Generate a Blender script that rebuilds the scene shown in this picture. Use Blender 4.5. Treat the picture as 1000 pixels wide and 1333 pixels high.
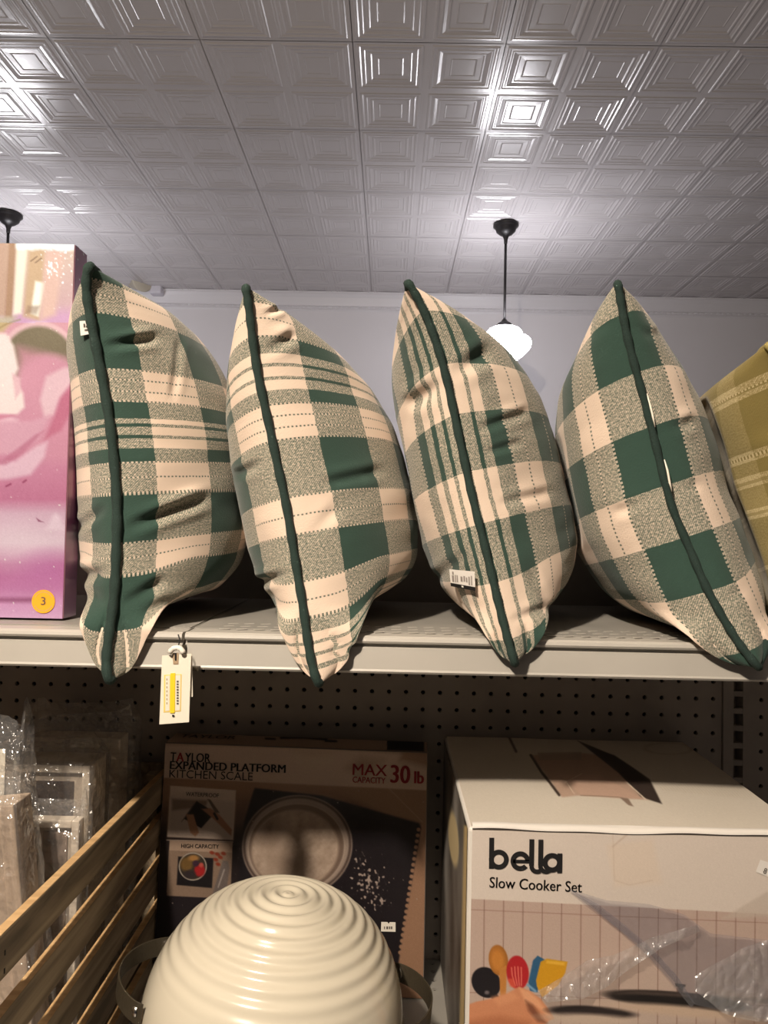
import bpy, bmesh, math, random
import numpy as np
from mathutils import Vector, Matrix

random.seed(7)
RNG = np.random.default_rng(7)
SC = bpy.context.scene
for o in list(bpy.data.objects):
    bpy.data.objects.remove(o, do_unlink=True)

# ------------------------------------------------------------------ camera
CAMH = 1.45                      # camera height above the floor
F = 900.0                        # focal length in pixels of the 1000 x 1333 frame
_r = math.radians(1.15)
_d = np.array([8 / F, -23.5 / F, -1.0]); _d /= np.linalg.norm(_d)
_x = np.array([math.cos(_r), -math.sin(_r), 0]); _x -= _d * (_x @ _d); _x /= np.linalg.norm(_x)
_z = np.cross(_x, _d)
MC = np.stack([_x, _d, _z], 1)   # world -> camera
cam_data = bpy.data.cameras.new('camera')
cam = bpy.data.objects.new('camera', cam_data)
SC.collection.objects.link(cam)
cam_data.sensor_fit = 'VERTICAL'
cam_data.sensor_height = 24.0
cam_data.lens = 24.0 * F / 1333.0
cam_data.clip_start = 0.02
_m = Matrix([list(row) for row in MC.T]).to_4x4()
_m.translation = Vector((0, 0, CAMH))
cam.matrix_world = _m
SC.camera = cam

# ------------------------------------------------------------------ light
SC.view_settings.view_transform = 'Standard'
SC.view_settings.look = 'None'
SC.view_settings.gamma = 1.0
SC.view_settings.exposure = 0.0
KEY_POS = (-0.50, -0.38, CAMH + 1.16)
KEY_W, KEY_COL = 158.0, (1.0, 0.855, 0.69)
GLOBE_E, GLOBE_COL = 40.0, (0.97, 0.955, 1.0)
WORLD_COL, WORLD_E = (0.85, 0.82, 0.92), 0.022
world = bpy.data.worlds.new('world'); SC.world = world
world.use_nodes = True
world.node_tree.nodes['Background'].inputs[0].default_value = (*WORLD_COL, 1)
world.node_tree.nodes['Background'].inputs[1].default_value = WORLD_E

# ------------------------------------------------------------------ helpers
def proj(P):
    c = (np.asarray(P, float) - np.array([0, 0, CAMH])) @ MC.T
    return np.stack([500 + F * c[..., 0] / -c[..., 2], 666.5 - F * c[..., 1] / -c[..., 2]], -1)

def ray(px, py):
    px = np.asarray(px, float); py = np.asarray(py, float)
    c = np.stack([(px - 500) / F, -(py - 666.5) / F, -np.ones_like(px)], -1)
    return c @ MC

def at(px, py, Y):
    w = ray(px, py)
    return w * (np.asarray(Y) / w[..., 1])[..., None] + np.array([0, 0, CAMH])

def onplane(px, py, P0, n):
    w = ray(px, py)
    o = np.array([0, 0, CAMH])
    k = ((np.asarray(P0) - o) @ np.asarray(n)) / (w @ np.asarray(n))
    return w * k[..., None] + o

def lin(c):
    c = np.asarray(c, float) / 255.0
    return np.where(c <= 0.04045, c / 12.92, ((c + 0.055) / 1.055) ** 2.4)

def mat(name, col=(0.8, 0.8, 0.8), rough=0.5, metal=0.0, ior=1.5, noise=None, bump=None, emit=None, coat=0.0, sheen=0.0):
    m = bpy.data.materials.new(name); m.use_nodes = True
    nt = m.node_tree; b = nt.nodes['Principled BSDF']
    b.inputs['Base Color'].default_value = (*col, 1)
    b.inputs['Roughness'].default_value = rough
    b.inputs['Metallic'].default_value = metal
    b.inputs['IOR'].default_value = ior
    b.inputs['Coat Weight'].default_value = coat
    b.inputs['Sheen Weight'].default_value = sheen
    if emit:
        b.inputs['Emission Color'].default_value = (*emit[0], 1)
        b.inputs['Emission Strength'].default_value = emit[1]
    if noise:                                    # (scale, amount)
        tc = nt.nodes.new('ShaderNodeTexCoord')
        n = nt.nodes.new('ShaderNodeTexNoise'); n.inputs['Scale'].default_value = noise[0]
        n.inputs['Detail'].default_value = 4
        r = nt.nodes.new('ShaderNodeMapRange')
        r.inputs['From Min'].default_value = 0.3; r.inputs['From Max'].default_value = 0.7
        r.inputs['To Min'].default_value = 1 - noise[1]; r.inputs['To Max'].default_value = 1 + noise[1]
        x = nt.nodes.new('ShaderNodeMix'); x.data_type = 'RGBA'; x.blend_type = 'MULTIPLY'
        x.inputs[0].default_value = 1.0
        x.inputs[6].default_value = (*col, 1)
        nt.links.new(tc.outputs['Object'], n.inputs['Vector'])
        nt.links.new(n.outputs[0], r.inputs['Value'])
        nt.links.new(r.outputs[0], x.inputs[7])
        nt.links.new(x.outputs[2], b.inputs['Base Color'])
    if bump:                                     # (scale, strength)
        tc = nt.nodes.new('ShaderNodeTexCoord')
        n = nt.nodes.new('ShaderNodeTexNoise'); n.inputs['Scale'].default_value = bump[0]
        n.inputs['Detail'].default_value = 3
        bp = nt.nodes.new('ShaderNodeBump'); bp.inputs['Strength'].default_value = bump[1]
        bp.inputs['Distance'].default_value = 0.002
        nt.links.new(tc.outputs['Object'], n.inputs['Vector'])
        nt.links.new(n.outputs[0], bp.inputs['Height'])
        nt.links.new(bp.outputs[0], b.inputs['Normal'])
    return m

def paint_mat(name, rough=0.45, coat=0.0):
    m = mat(name, rough=rough, coat=coat)
    nt = m.node_tree
    a = nt.nodes.new('ShaderNodeAttribute'); a.attribute_name = 'paint'
    nt.links.new(a.outputs['Color'], nt.nodes['Principled BSDF'].inputs['Base Color'])
    return m

def film_mat(name, tint=(0.97, 0.97, 0.97), base=0.05, edge=0.45, rough=0.12, haze=0.05, col=(0.9, 0.9, 0.92), crinkle=0.0):
    """clear plastic: mostly see-through, a glossy skin and a little milky scatter"""
    m = bpy.data.materials.new(name); m.use_nodes = True
    nt = m.node_tree; nt.nodes.clear()
    out = nt.nodes.new('ShaderNodeOutputMaterial')
    mx = nt.nodes.new('ShaderNodeMixShader'); mh = nt.nodes.new('ShaderNodeMixShader')
    tr = nt.nodes.new('ShaderNodeBsdfTransparent'); tr.inputs[0].default_value = (*tint, 1)
    df = nt.nodes.new('ShaderNodeBsdfDiffuse'); df.inputs[0].default_value = (*col, 1)
    gl = nt.nodes.new('ShaderNodeBsdfGlossy'); gl.inputs[1].default_value = rough
    gl.inputs[0].default_value = (0.95, 0.95, 0.95, 1)
    lw = nt.nodes.new('ShaderNodeLayerWeight'); lw.inputs[0].default_value = 0.35
    mr = nt.nodes.new('ShaderNodeMapRange')
    mr.inputs['To Min'].default_value = base; mr.inputs['To Max'].default_value = edge
    mh.inputs[0].default_value = haze
    if crinkle:
        tc = nt.nodes.new('ShaderNodeTexCoord'); vz = nt.nodes.new('ShaderNodeTexVoronoi'); vz.inputs['Scale'].default_value = 55
        nz = nt.nodes.new('ShaderNodeTexNoise'); nz.inputs['Scale'].default_value = 30; nz.inputs['Detail'].default_value = 3
        mp = nt.nodes.new('ShaderNodeVectorMath'); mp.operation = 'MULTIPLY_ADD'; mp.inputs[1].default_value = (0.05, 0.05, 0.05)
        nt.links.new(tc.outputs['Object'], nz.inputs['Vector']); nt.links.new(nz.outputs[1], mp.inputs[0]); nt.links.new(tc.outputs['Object'], mp.inputs[2])
        nt.links.new(mp.outputs[0], vz.inputs['Vector'])
        bp = nt.nodes.new('ShaderNodeBump'); bp.inputs['Strength'].default_value = crinkle; bp.inputs['Distance'].default_value = 0.012
        nt.links.new(vz.outputs[0], bp.inputs['Height']); nt.links.new(bp.outputs[0], gl.inputs['Normal']); nt.links.new(bp.outputs[0], lw.inputs['Normal'])
    nt.links.new(tr.outputs[0], mh.inputs[1]); nt.links.new(df.outputs[0], mh.inputs[2])
    nt.links.new(lw.outputs['Facing'], mr.inputs['Value'])
    nt.links.new(mr.outputs[0], mx.inputs[0])
    nt.links.new(mh.outputs[0], mx.inputs[1]); nt.links.new(gl.outputs[0], mx.inputs[2])
    nt.links.new(mx.outputs[0], out.inputs[0])
    return m

def tag(o, label=None, cat=None, group=None, kind=None):
    if label: o['label'] = label
    if cat: o['category'] = cat
    if group: o['group'] = group
    if kind: o['kind'] = kind
    return o

def empty(name, loc=(0, 0, 0), rz=0.0):
    o = bpy.data.objects.new(name, None); SC.collection.objects.link(o)
    o.empty_display_size = 0.05
    o.location = loc; o.rotation_euler = (0, 0, rz)
    return o

class MB:
    """collects geometry in world (or local) coordinates and links it as one mesh object"""
    def __init__(s): s.v = []; s.f = []
    def add(s, vs, fs):
        k = len(s.v); s.v += [tuple(map(float, v)) for v in vs]; s.f += [tuple(i + k for i in f) for f in fs]
        return s
    def box(s, lo, hi):
        x0, y0, z0 = lo; x1, y1, z1 = hi
        return s.add([(x0,y0,z0),(x1,y0,z0),(x1,y1,z0),(x0,y1,z0),(x0,y0,z1),(x1,y0,z1),(x1,y1,z1),(x0,y1,z1)],
                     [(0,3,2,1),(4,5,6,7),(0,1,5,4),(1,2,6,5),(2,3,7,6),(3,0,4,7)])
    def frame_box(s, O, ax, ay, az):             # box from corner O along three vectors
        O, ax, ay, az = map(np.array, (O, ax, ay, az))
        v = [O, O+ax, O+ax+ay, O+ay, O+az, O+ax+az, O+ax+ay+az, O+ay+az]
        return s.add(v, [(0,3,2,1),(4,5,6,7),(0,1,5,4),(1,2,6,5),(2,3,7,6),(3,0,4,7)])
    def grid(s, P, close_u=False):
        n, m = P.shape[:2]
        fs = []
        for i in range(n - 1):
            for j in range(m - 1 + (1 if close_u else 0)):
                j2 = (j + 1) % m
                fs.append((i*m+j, i*m+j2, (i+1)*m+j2, (i+1)*m+j))
        return s.add(P.reshape(-1, 3), fs)
    def tube(s, pts, r, n=10, closed=False, caps=True, flat=None):
        pts = np.asarray(pts, float); N = len(pts)
        T = np.gradient(pts, axis=0)
        if closed: T = np.roll(pts, -1, 0) - np.roll(pts, 1, 0)
        T /= np.linalg.norm(T, axis=1)[:, None] + 1e-12
        up = np.array([0.13, 0.31, 0.94]); R = []
        a = np.cross(T[0], up); a /= np.linalg.norm(a)
        rr = np.broadcast_to(np.asarray(r, float), (N,))
        for i in range(N):
            a = a - T[i] * (a @ T[i]); a /= np.linalg.norm(a) + 1e-12
            b = np.cross(T[i], a)
            th = np.arange(n) * 2 * math.pi / n
            R.append(pts[i] + rr[i] * (np.cos(th)[:, None] * a + np.sin(th)[:, None] * b))
        P = np.array(R)
        if closed: P = np.concatenate([P, P[:1]], 0)
        k = len(s.v)
        s.grid(P, close_u=True)
        if caps and not closed:
            s.f.append(tuple(k + i for i in range(n))[::-1])
            s.f.append(tuple(k + (N - 1) * n + i for i in range(n)))
        return s
    def lathe(s, prof, n=48, center=(0, 0, 0)):
        th = np.arange(n) * 2 * math.pi / n
        P = np.array([[(center[0] + r*math.cos(t), center[1] + r*math.sin(t), center[2] + z) for t in th] for r, z in prof])
        return s.grid(P, close_u=True)
    def build(s, name, m, parent=None, smooth=False, bevel=0.0, seg=2, recalc=True):
        me = bpy.data.meshes.new(name)
        me.from_pydata(s.v, [], s.f); me.validate(); me.update()
        if recalc:
            bm = bmesh.new(); bm.from_mesh(me)
            bmesh.ops.recalc_face_normals(bm, faces=bm.faces); bm.to_mesh(me); bm.free()
        o = bpy.data.objects.new(name, me); SC.collection.objects.link(o)
        if m: me.materials.append(m)
        if smooth: me.polygons.foreach_set('use_smooth', [True] * len(me.polygons))
        if bevel:
            md = o.modifiers.new('bevel', 'BEVEL'); md.width = bevel; md.segments = seg; md.limit_method = 'ANGLE'
        if parent is not None:
            o.parent = parent
            o.matrix_parent_inverse = world_mat(parent).inverted()
        return o

def world_mat(o):
    m = Matrix.LocRotScale(o.location, o.rotation_euler, o.scale)
    if o.parent: return world_mat(o.parent) @ o.matrix_parent_inverse @ m
    return m

def struct(o): o['kind'] = 'structure'; return o

def smooth_noise(a, b, seed, freqs=(1, 2, 4), n=6):
    g = np.random.default_rng(seed); out = 0
    for f_ in freqs:
        for _ in range(n):
            th = g.random() * 6.283; k = f_ * (0.6 + 0.8 * g.random())
            out = out + np.sin(k * (a * math.cos(th) + b * math.sin(th)) + g.random() * 6.283) / f_ / n
    return out

# --- a painter that fills the colours of a dense printed panel; shapes are given where they are printed
class Paint:
    def __init__(s, X, Y): s.X = X; s.Y = Y; s.c = np.zeros(X.shape + (3,))
    def fill(s, c): s.c[:] = c
    def mix(s, a, c): s.c += (np.asarray(c, float) - s.c) * np.clip(a, 0, 1)[..., None]
    def vgrad(s, stops, m=None):
        ys = [p[0] for p in stops]
        g = np.stack([np.interp(s.Y, ys, [p[1][k] for p in stops]) for k in range(3)], -1)
        if m is None: s.c[:] = g
        else: s.c += (g - s.c) * m[..., None]
    def sd(s, pts):
        p = np.asarray(pts, float); d = np.full(s.X.shape, 1e9); ins = np.zeros(s.X.shape, bool)
        for i in range(len(p)):
            a, b = p[i], p[(i + 1) % len(p)]
            e = b - a; wx, wy = s.X - a[0], s.Y - a[1]
            t = np.clip((wx * e[0] + wy * e[1]) / (e @ e + 1e-9), 0, 1)
            d = np.minimum(d, np.hypot(wx - t * e[0], wy - t * e[1]))
            cr = ((a[1] > s.Y) != (b[1] > s.Y)) & (s.X < (b[0] - a[0]) * (s.Y - a[1]) / (b[1] - a[1] + 1e-12) + a[0])
            ins ^= cr
        return np.where(ins, -d, d)
    def poly(s, pts, c, soft=0.6, al=1.0): s.mix(al * np.clip(0.5 - s.sd(pts) / (2 * soft), 0, 1), c)
    def ell_d(s, cx, cy, rx, ry, rot=0):
        t = math.radians(rot); dx, dy = s.X - cx, s.Y - cy
        u = dx * math.cos(t) + dy * math.sin(t); v = -dx * math.sin(t) + dy * math.cos(t)
        return (np.hypot(u / rx, v / ry) - 1) * min(rx, ry)
    def ell(s, cx, cy, rx, ry, c, rot=0, soft=0.6, al=1.0):
        s.mix(al * np.clip(0.5 - s.ell_d(cx, cy, rx, ry, rot) / (2 * soft), 0, 1), c)
    def ring(s, cx, cy, rx, ry, w, c, rot=0, soft=0.6, al=1.0):
        s.mix(al * np.clip(0.5 - (np.abs(s.ell_d(cx, cy, rx, ry, rot)) - w / 2) / (2 * soft), 0, 1), c)
    def line(s, pts, w, c, soft=0.5, al=1.0):
        d = np.full(s.X.shape, 1e9)
        for (a, b) in zip(pts[:-1], pts[1:]):
            a = np.array(a, float); b = np.array(b, float); e = b - a
            wx, wy = s.X - a[0], s.Y - a[1]
            t = np.clip((wx * e[0] + wy * e[1]) / (e @ e + 1e-9), 0, 1)
            d = np.minimum(d, np.hypot(wx - t * e[0], wy - t * e[1]))
        s.mix(al * np.clip(0.5 - (d - w / 2) / (2 * soft), 0, 1), c)
    def noise(s, amp, sc, seed, tint=(1, 1, 1)):
        s.c += amp * smooth_noise(s.X / sc, s.Y / sc, seed)[..., None] * np.asarray(tint, float)
    def grain(s, amp, seed):
        s.c += amp * np.random.default_rng(seed).normal(size=s.X.shape)[..., None]

def painted_panel(name, O, du, dv, nu, nv, fn, m, parent, wob=None):
    """a rectangular printed face from corner O along du (right) and dv (down)"""
    O, du, dv = map(lambda q: np.asarray(q, float), (O, du, dv))
    U, V = np.meshgrid(np.linspace(0, 1, nu + 1), np.linspace(0, 1, nv + 1))
    P = O + U[..., None] * du + V[..., None] * dv
    px = proj(P)
    pt = Paint(px[..., 0], px[..., 1]); fn(pt)
    if wob is not None:
        n = np.cross(dv, du); n /= np.linalg.norm(n)
        P = P + wob(U, V)[..., None] * n
    o = MB().grid(P).build(name, m, parent, smooth=True, recalc=False)
    at_ = o.data.color_attributes.new('paint', 'FLOAT_COLOR', 'POINT')
    c = lin(np.clip(pt.c, 0, 255)).reshape(-1, 3)
    at_.data.foreach_set('color', np.concatenate([c, np.ones((len(c), 1))], 1).astype(np.float32).ravel())
    return o

def text(name, body, m, parent, P0, right, up, p_start, p_end, height_px=None, bold=0.0, flip=False, lift=0.0004, width_only=False):
    """flat lettering on a plane, its baseline running from one point to another"""
    n = np.cross(right, up)
    A = onplane(*np.array(p_start, float), P0, n); B = onplane(*np.array(p_end, float), P0, n)
    cu = bpy.data.curves.new(name, 'FONT'); cu.body = body; cu.size = 1.0; cu.resolution_u = 3
    tmp = bpy.data.objects.new(name, cu); SC.collection.objects.link(tmp)
    bpy.context.view_layer.update()
    me = bpy.data.meshes.new_from_object(tmp.evaluated_get(bpy.context.evaluated_depsgraph_get()))
    bpy.data.objects.remove(tmp, do_unlink=True)
    if bold > 0:
        bm = bmesh.new()
        for q_ in (-bold, 0, bold):
            k0 = len(bm.verts); bm.from_mesh(me); bm.verts.ensure_lookup_table()
            for v in bm.verts[k0:]: v.co.x += q_
        bm.to_mesh(me); bm.free()
    co = np.array([v.co[:] for v in me.vertices])
    lo, hi = co.min(0), co.max(0)
    ax = B - A; L = np.linalg.norm(ax); ax = ax / L
    ay = np.cross(n, ax); ay /= np.linalg.norm(ay)
    sx = L / (hi[0] - lo[0])
    if height_px is None: sy = sx
    else:
        Y_ = A[1]; sy = height_px * Y_ / F / (hi[1] - max(lo[1], 0) if True else 1)
    W_ = A + (co[:, :1] - lo[0]) * sx * ax + co[:, 1:2] * sy * ay - lift * -(n / np.linalg.norm(n)) * 1.0
    me.vertices.foreach_set('co', W_.astype(np.float32).ravel()); me.update()
    me.materials.clear(); me.materials.append(m)
    o = bpy.data.objects.new(name, me); SC.collection.objects.link(o)
    if parent is not None:
        o.parent = parent; o.matrix_parent_inverse = world_mat(parent).inverted()
    return o

# ------------------------------------------------------------------ materials
M = {}
M['ceiling'] = mat('painted_tin', (0.50, 0.475, 0.485), 0.24, ior=1.65, bump=(40, 0.15))
M['wall'] = mat('wall_paint', (0.74, 0.715, 0.74), 0.7, noise=(1.5, 0.03))
M['trim'] = mat('trim_paint', (0.72, 0.70, 0.73), 0.4)
M['floor'] = mat('floor_vinyl', (0.25, 0.22, 0.20), 0.5, noise=(3, 0.1))
M['shelf'] = mat('shelf_enamel', (0.45, 0.425, 0.385), 0.42, noise=(9, 0.05))
M['deck'] = mat('shelf_deck_darkened', (0.30, 0.285, 0.26), 0.45, noise=(12, 0.12))  # upper deck's shade put into a darker enamel; lower shelf shares it
M['peg'] = mat('pegboard_brown', (0.36, 0.32, 0.285), 0.75, noise=(20, 0.08))
M['black'] = mat('black_void', (0.012, 0.011, 0.011), 0.8)
M['iron'] = mat('dark_bronze', (0.018, 0.016, 0.017), 0.4, metal=0.3)
M['globe'] = mat('opal_glass', (0.9, 0.9, 0.9), 0.3, emit=(GLOBE_COL, GLOBE_E))
M['keyglobe'] = mat('warm_opal_glass', (0.9, 0.9, 0.9), 0.3, emit=(KEY_COL, 20.0))
M['beige'] = mat('beige_plastic', (0.50, 0.45, 0.36), 0.45)
M['palebox'] = mat('pale_plastic', (0.62, 0.60, 0.66), 0.5)
M['piping'] = mat('dark_green_cord', (0.012, 0.030, 0.024), 0.9, bump=(900, 0.5))
M['white'] = mat('white_card', (0.82, 0.78, 0.70), 0.6)
M['cream_card'] = mat('cream_card', (0.86, 0.80, 0.68), 0.6)
M['ink'] = mat('black_ink', (0.012, 0.011, 0.012), 0.5)
M['greyink'] = mat('grey_ink', (0.10, 0.085, 0.075), 0.5)
M['softink'] = mat('soft_ink', (0.30, 0.26, 0.24), 0.5)
M['redink'] = mat('red_ink', (0.42, 0.035, 0.045), 0.5)
M['yellow'] = mat('yellow_label', (0.90, 0.66, 0.03), 0.5)
M['orange'] = mat('orange_sticker', (0.90, 0.40, 0.02), 0.5)
M['bluelabel'] = mat('pale_label', (0.80, 0.76, 0.72), 0.5)
M['card'] = mat('box_white', (0.74, 0.70, 0.65), 0.55, noise=(14, 0.03))
M['kraft'] = mat('kraft_board', (0.42, 0.30, 0.19), 0.75)
M['paint'] = paint_mat('printed_board', 0.42)
M['gloss_paint'] = paint_mat('glossy_print', 0.22, coat=0.3)
M['enamel'] = mat('cream_enamel', (0.66, 0.605, 0.49), 0.2, coat=0.5)
M['strap'] = mat('olive_strap', (0.046, 0.037, 0.024), 0.42, bump=(300, 0.2))
M['steel'] = mat('brushed_steel', (0.75, 0.73, 0.70), 0.22, metal=1.0)
M['film'] = film_mat('clear_film', base=0.035, edge=0.32, rough=0.14)
M['bag'] = film_mat('clear_bag', base=0.07, edge=0.40, rough=0.16, haze=0.07, crinkle=0.8)

# ------------------------------------------------------------------ the room
CH = CAMH + 1.94
WY = 5.65
def ceiling_mesh():
    cell = 0.305
    # rings: (distance from the cell edge, height below the ceiling plane)
    rings = [(0.0, 0.0), (0.016, 0.0), (0.020, -0.005), (0.027, -0.006), (0.032, -0.001), (0.038, -0.001), (0.042, -0.004),
             (0.046, -0.004), (0.050, 0.000), (0.062, 0.004), (0.066, 0.001), (0.072, 0.001), (0.077, 0.006), (0.098, 0.007), (0.102, 0.004), (0.106, 0.007)]
    vs, fs = [], []
    X0, X1, Y0, Y1 = -0.19 - 14 * cell * 1, 5.0, 4.53 - 22 * cell, WY
    nx = 34; ny = int(round((WY + 0.2 - Y0) / cell))
    rr = np.random.default_rng(3)
    for i in range(nx):
        for j in range(ny):
            x0 = X0 + i * cell; y0 = Y0 + j * cell
            if y0 > WY: continue
            # the edges where two-foot sheets lap are a slightly open dark joint
            ja = 0.0035 if i % 2 == 0 else 0; jb = 0.0035 if j % 2 == 0 else 0
            tilt = rr.normal(size=2) * 0.0022
            k = len(vs)
            for (d, z) in rings:
                for (sx, sy) in ((0, 0), (1, 0), (1, 1), (0, 1)):
                    x = x0 + (d if sx == 0 else cell - d); y = y0 + (d if sy == 0 else cell - d)
                    if d == 0 and sx == 0: x += ja
                    if d == 0 and sy == 0: y += jb
                    dz = (tilt[0] * (x - x0 - cell / 2) + tilt[1] * (y - y0 - cell / 2)) if d > 0 else 0
                    vs.append((x, min(y, WY + 0.05), CH + z * 0.5 + dz))
            for q in range(len(rings) - 1):
                for c in range(4):
                    a = k + q * 4 + c; b = k + q * 4 + (c + 1) % 4
                    fs.append((a, a + 4, b + 4, b))
            q = k + (len(rings) - 1) * 4
            fs.append((q + 3, q + 2, q + 1, q))
    mb = MB(); mb.v = vs; mb.f = fs
    mb.box((-6, -1.9, CH + 0.012), (6.5, WY + 0.1, CH + 0.05))
    return mb
struct(ceiling_mesh().build('ceiling', M['ceiling'], recalc=False))
struct(MB().box((-6, WY, 0), (6.5, WY + 0.12, CH + 0.01)).build('wall_back', M['wall']))
struct(MB().box((-6, -2.2, -0.05), (6.5, WY + 0.12, 0)).build('floor', M['floor']))
cm = MB()
prof = [(0, 0), (0.055, 0), (0.055, -0.012), (0.045, -0.018), (0.030, -0.045), (0.018, -0.085), (0.014, -0.105), (0.022, -0.112), (0.022, -0.128), (0.008, -0.135), (0.0, -0.15)]
P = np.array([[(x, WY - a, CH + b) for (a, b) in prof] for x in (-6, 6.5)])
cm.grid(P)
struct(cm.build('trim_1', M['trim']))
bd = MB()
for i in range(150):
    x = -3.2 + i * 0.045
    th = np.linspace(0, math.pi, 5)
    c = np.array([x, WY - 0.022, CH - 0.120])
    bd.add([c + np.array([-0.016, 0, 0.006]), c + np.array([0.016, 0, 0.006]), c + np.array([0.016, 0, -0.006]), c + np.array([-0.016, 0, -0.006]),
            c + np.array([-0.009, -0.007, 0.0]), c + np.array([0.009, -0.007, 0.0])], [(0, 1, 5, 4), (3, 4, 5, 2), (0, 4, 3), (1, 2, 5)])
struct(bd.build('trim_2', M['trim']))

# ------------------------------------------------------------------ pendants
def pendant(loc, label, mat_globe):
    X, Y = loc
    r = empty('pendant_light', (X, Y, CH))
    tag(r, label, 'pendant light', 'opal pendant lights on black rods')
    c = (X, Y, CH)
    MB().lathe([(0.001, 0.004), (0.064, 0.004), (0.078, -0.004), (0.080, -0.016), (0.070, -0.024), (0.064, -0.034), (0.060, -0.048),
                (0.040, -0.066), (0.020, -0.078), (0.012, -0.100), (0.011, -0.125), (0.001, -0.125)], 32, c).build('canopy', M['iron'], r, smooth=True)
    MB().tube([(X, Y, CH - 0.10), (X, Y, CH - 0.35), (X, Y, CH - 0.63)], 0.0085, 12).build('rod', M['iron'], r, smooth=True)
    MB().lathe([(0.001, -0.605), (0.012, -0.605), (0.022, -0.62), (0.040, -0.63), (0.052, -0.645), (0.054, -0.665), (0.001, -0.665)], 32, c).build('fitter', M['iron'], r, smooth=True)
    g = [(0.050, -0.655), (0.075, -0.660), (0.098, -0.672), (0.112, -0.692), (0.117, -0.712), (0.128, -0.722), (0.152, -0.728), (0.165, -0.742),
         (0.168, -0.762), (0.162, -0.785), (0.140, -0.812), (0.110, -0.840), (0.075, -0.866), (0.040, -0.882), (0.001, -0.886)]
    MB().lathe(g, 48, c).build('globe', mat_globe, r, smooth=True)
    return r
pc = at(659, 281, 4.31); pl = at(12, 264, 4.27)
pendant((pc[0], pc[1]), 'lit white pendant globe hanging on a black rod between the two right plaid pillows', M['globe'])
pendant((pl[0], pl[1]), 'black pendant rod and canopy above the pink box at the left edge', M['globe'])
pendant((KEY_POS[0], KEY_POS[1]), 'warm pendant globe behind the viewer that lights the shelf front', M['keyglobe'])
kl = bpy.data.lights.new('pendant_bulb', 'POINT'); kl.energy = KEY_W; kl.color = KEY_COL; kl.shadow_soft_size = 0.045
klo = bpy.data.objects.new('pendant_bulb', kl); SC.collection.objects.link(klo)
klo.location = (KEY_POS[0], KEY_POS[1], CH - 0.95)

# wall lamp head behind the left pillow
q = at(182, 366, 5.5)
e = empty('wall_lamp', (q[0], WY, q[2])); tag(e, 'small beige lamp head high on the wall behind the leftmost pillow', 'lamp')
mb = MB(); th = np.linspace(0, 2 * math.pi, 20, endpoint=False)
prof = [(0.001, 0.17), (0.035, 0.165), (0.055, 0.14), (0.072, 0.08), (0.088, 0.02), (0.095, 0.0), (0.085, -0.005), (0.001, -0.005)]
ax = np.array([0.75, -0.6, -0.1]); ax /= np.linalg.norm(ax)
u_ = np.cross(ax, [0, 0, 1]); u_ /= np.linalg.norm(u_); v_ = np.cross(u_, ax)
c0 = q + np.array([0.03, -0.02, 0.0])
P = np.array([[c0 - ax * h + r_ * (math.cos(t) * u_ + math.sin(t) * v_) * np.array([1, 1, 0.95]) for t in th] for r_, h in prof])
mb.grid(P, close_u=True); mb.build('lamp_head', M['beige'], e, smooth=True)
mb = MB(); P = np.array([[c0 + np.array([0.055, -0.035, 0.012]) + ax * 0.012 * (1 if r_ < 0.02 else 0) + r_ * (math.cos(t) * u_ + math.sin(t) * v_) for t in th] for r_ in (0.026, 0.024, 0.001)])
mb.grid(P, close_u=True); mb.build('lens', M['ink'], e, smooth=True)
MB().box((q[0] + 0.06, WY - 0.11, q[2] - 0.08), (q[0] + 0.16, WY, q[2] + 0.05)).build('housing', M['palebox'], e, bevel=0.012)

# ------------------------------------------------------------------ store shelving
PEG = 1.04
UH = CAMH - 0.108        # top of the upper shelf
LH = CAMH - 0.632        # top of the lower shelf
LIPY = 0.70

def holed_plate(O, ax, ay, n, hole, off, nrm, th):
    """plate of square cells along ax, ay (unit vectors x pitch), each with an octagonal hole"""
    O, ax, ay, nrm = map(lambda q: np.asarray(q, float), (O, ax, ay, nrm))
    mb = MB(); pitch = np.linalg.norm(ax)
    h = hole / pitch
    sq = [(0,0),(.5,0),(1,0),(1,.5),(1,1),(.5,1),(0,1),(0,.5)]
    oc = [(.5 + h * math.cos(math.radians(225 + 45 * k)), .5 + h * math.sin(math.radians(225 + 45 * k))) for k in range(8)]
    vs, fs = [], []
    for i in range(n[0]):
        for j in range(n[1]):
            k = len(vs); b = O + i * ax + j * ay
            vs += [b + p[0] * ax + p[1] * ay for p in sq] + [b + p[0] * ax + p[1] * ay for p in oc] + [b + p[0] * ax + p[1] * ay + nrm * th for p in oc]
            for t in range(8):
                t2 = (t + 1) % 8
                fs.append((k+t, k+t2, k+8+t2, k+8+t)); fs.append((k+8+t, k+8+t2, k+16+t2, k+16+t))
    mb.v = [tuple(v) for v in vs]; mb.f = fs
    return mb
pit = 0.0254
h0 = at(906.3, 909.4, PEG)
i0 = math.floor((h0[0] + 0.92) / pit)
Ox = h0[0] - pit / 2 - i0 * pit
nxp = i0 + 2
Oz = h0[2] - pit / 2 - 23 * pit
nzp = 26
pg = empty('pegboard_panel', (Ox + nxp * pit / 2, PEG, LH)); tag(pg, 'dark brown pegboard panel behind the boxes under the plaid pillows', 'pegboard')
mb = holed_plate((Ox, PEG, Oz), (pit, 0, 0), (0, 0, pit), (nxp, nzp), 0.0034, 0, (0, 1, 0), 0.005)
mb.build('perforated_board', M['peg'], pg, recalc=False)
MB().box((Ox, PEG + 0.006, Oz), (Ox + nxp * pit, PEG + 0.014, Oz + nzp * pit)).build('backing', M['black'], pg)
XR = Ox + nxp * pit
MB().box((Ox, PEG + 0.001, Oz + nzp * pit), (Ox + nxp * pit, PEG + 0.012, UH + 0.19)).build('light_block_board', M['peg'], pg)  # unseen board added above the deck to block room light from behind
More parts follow.
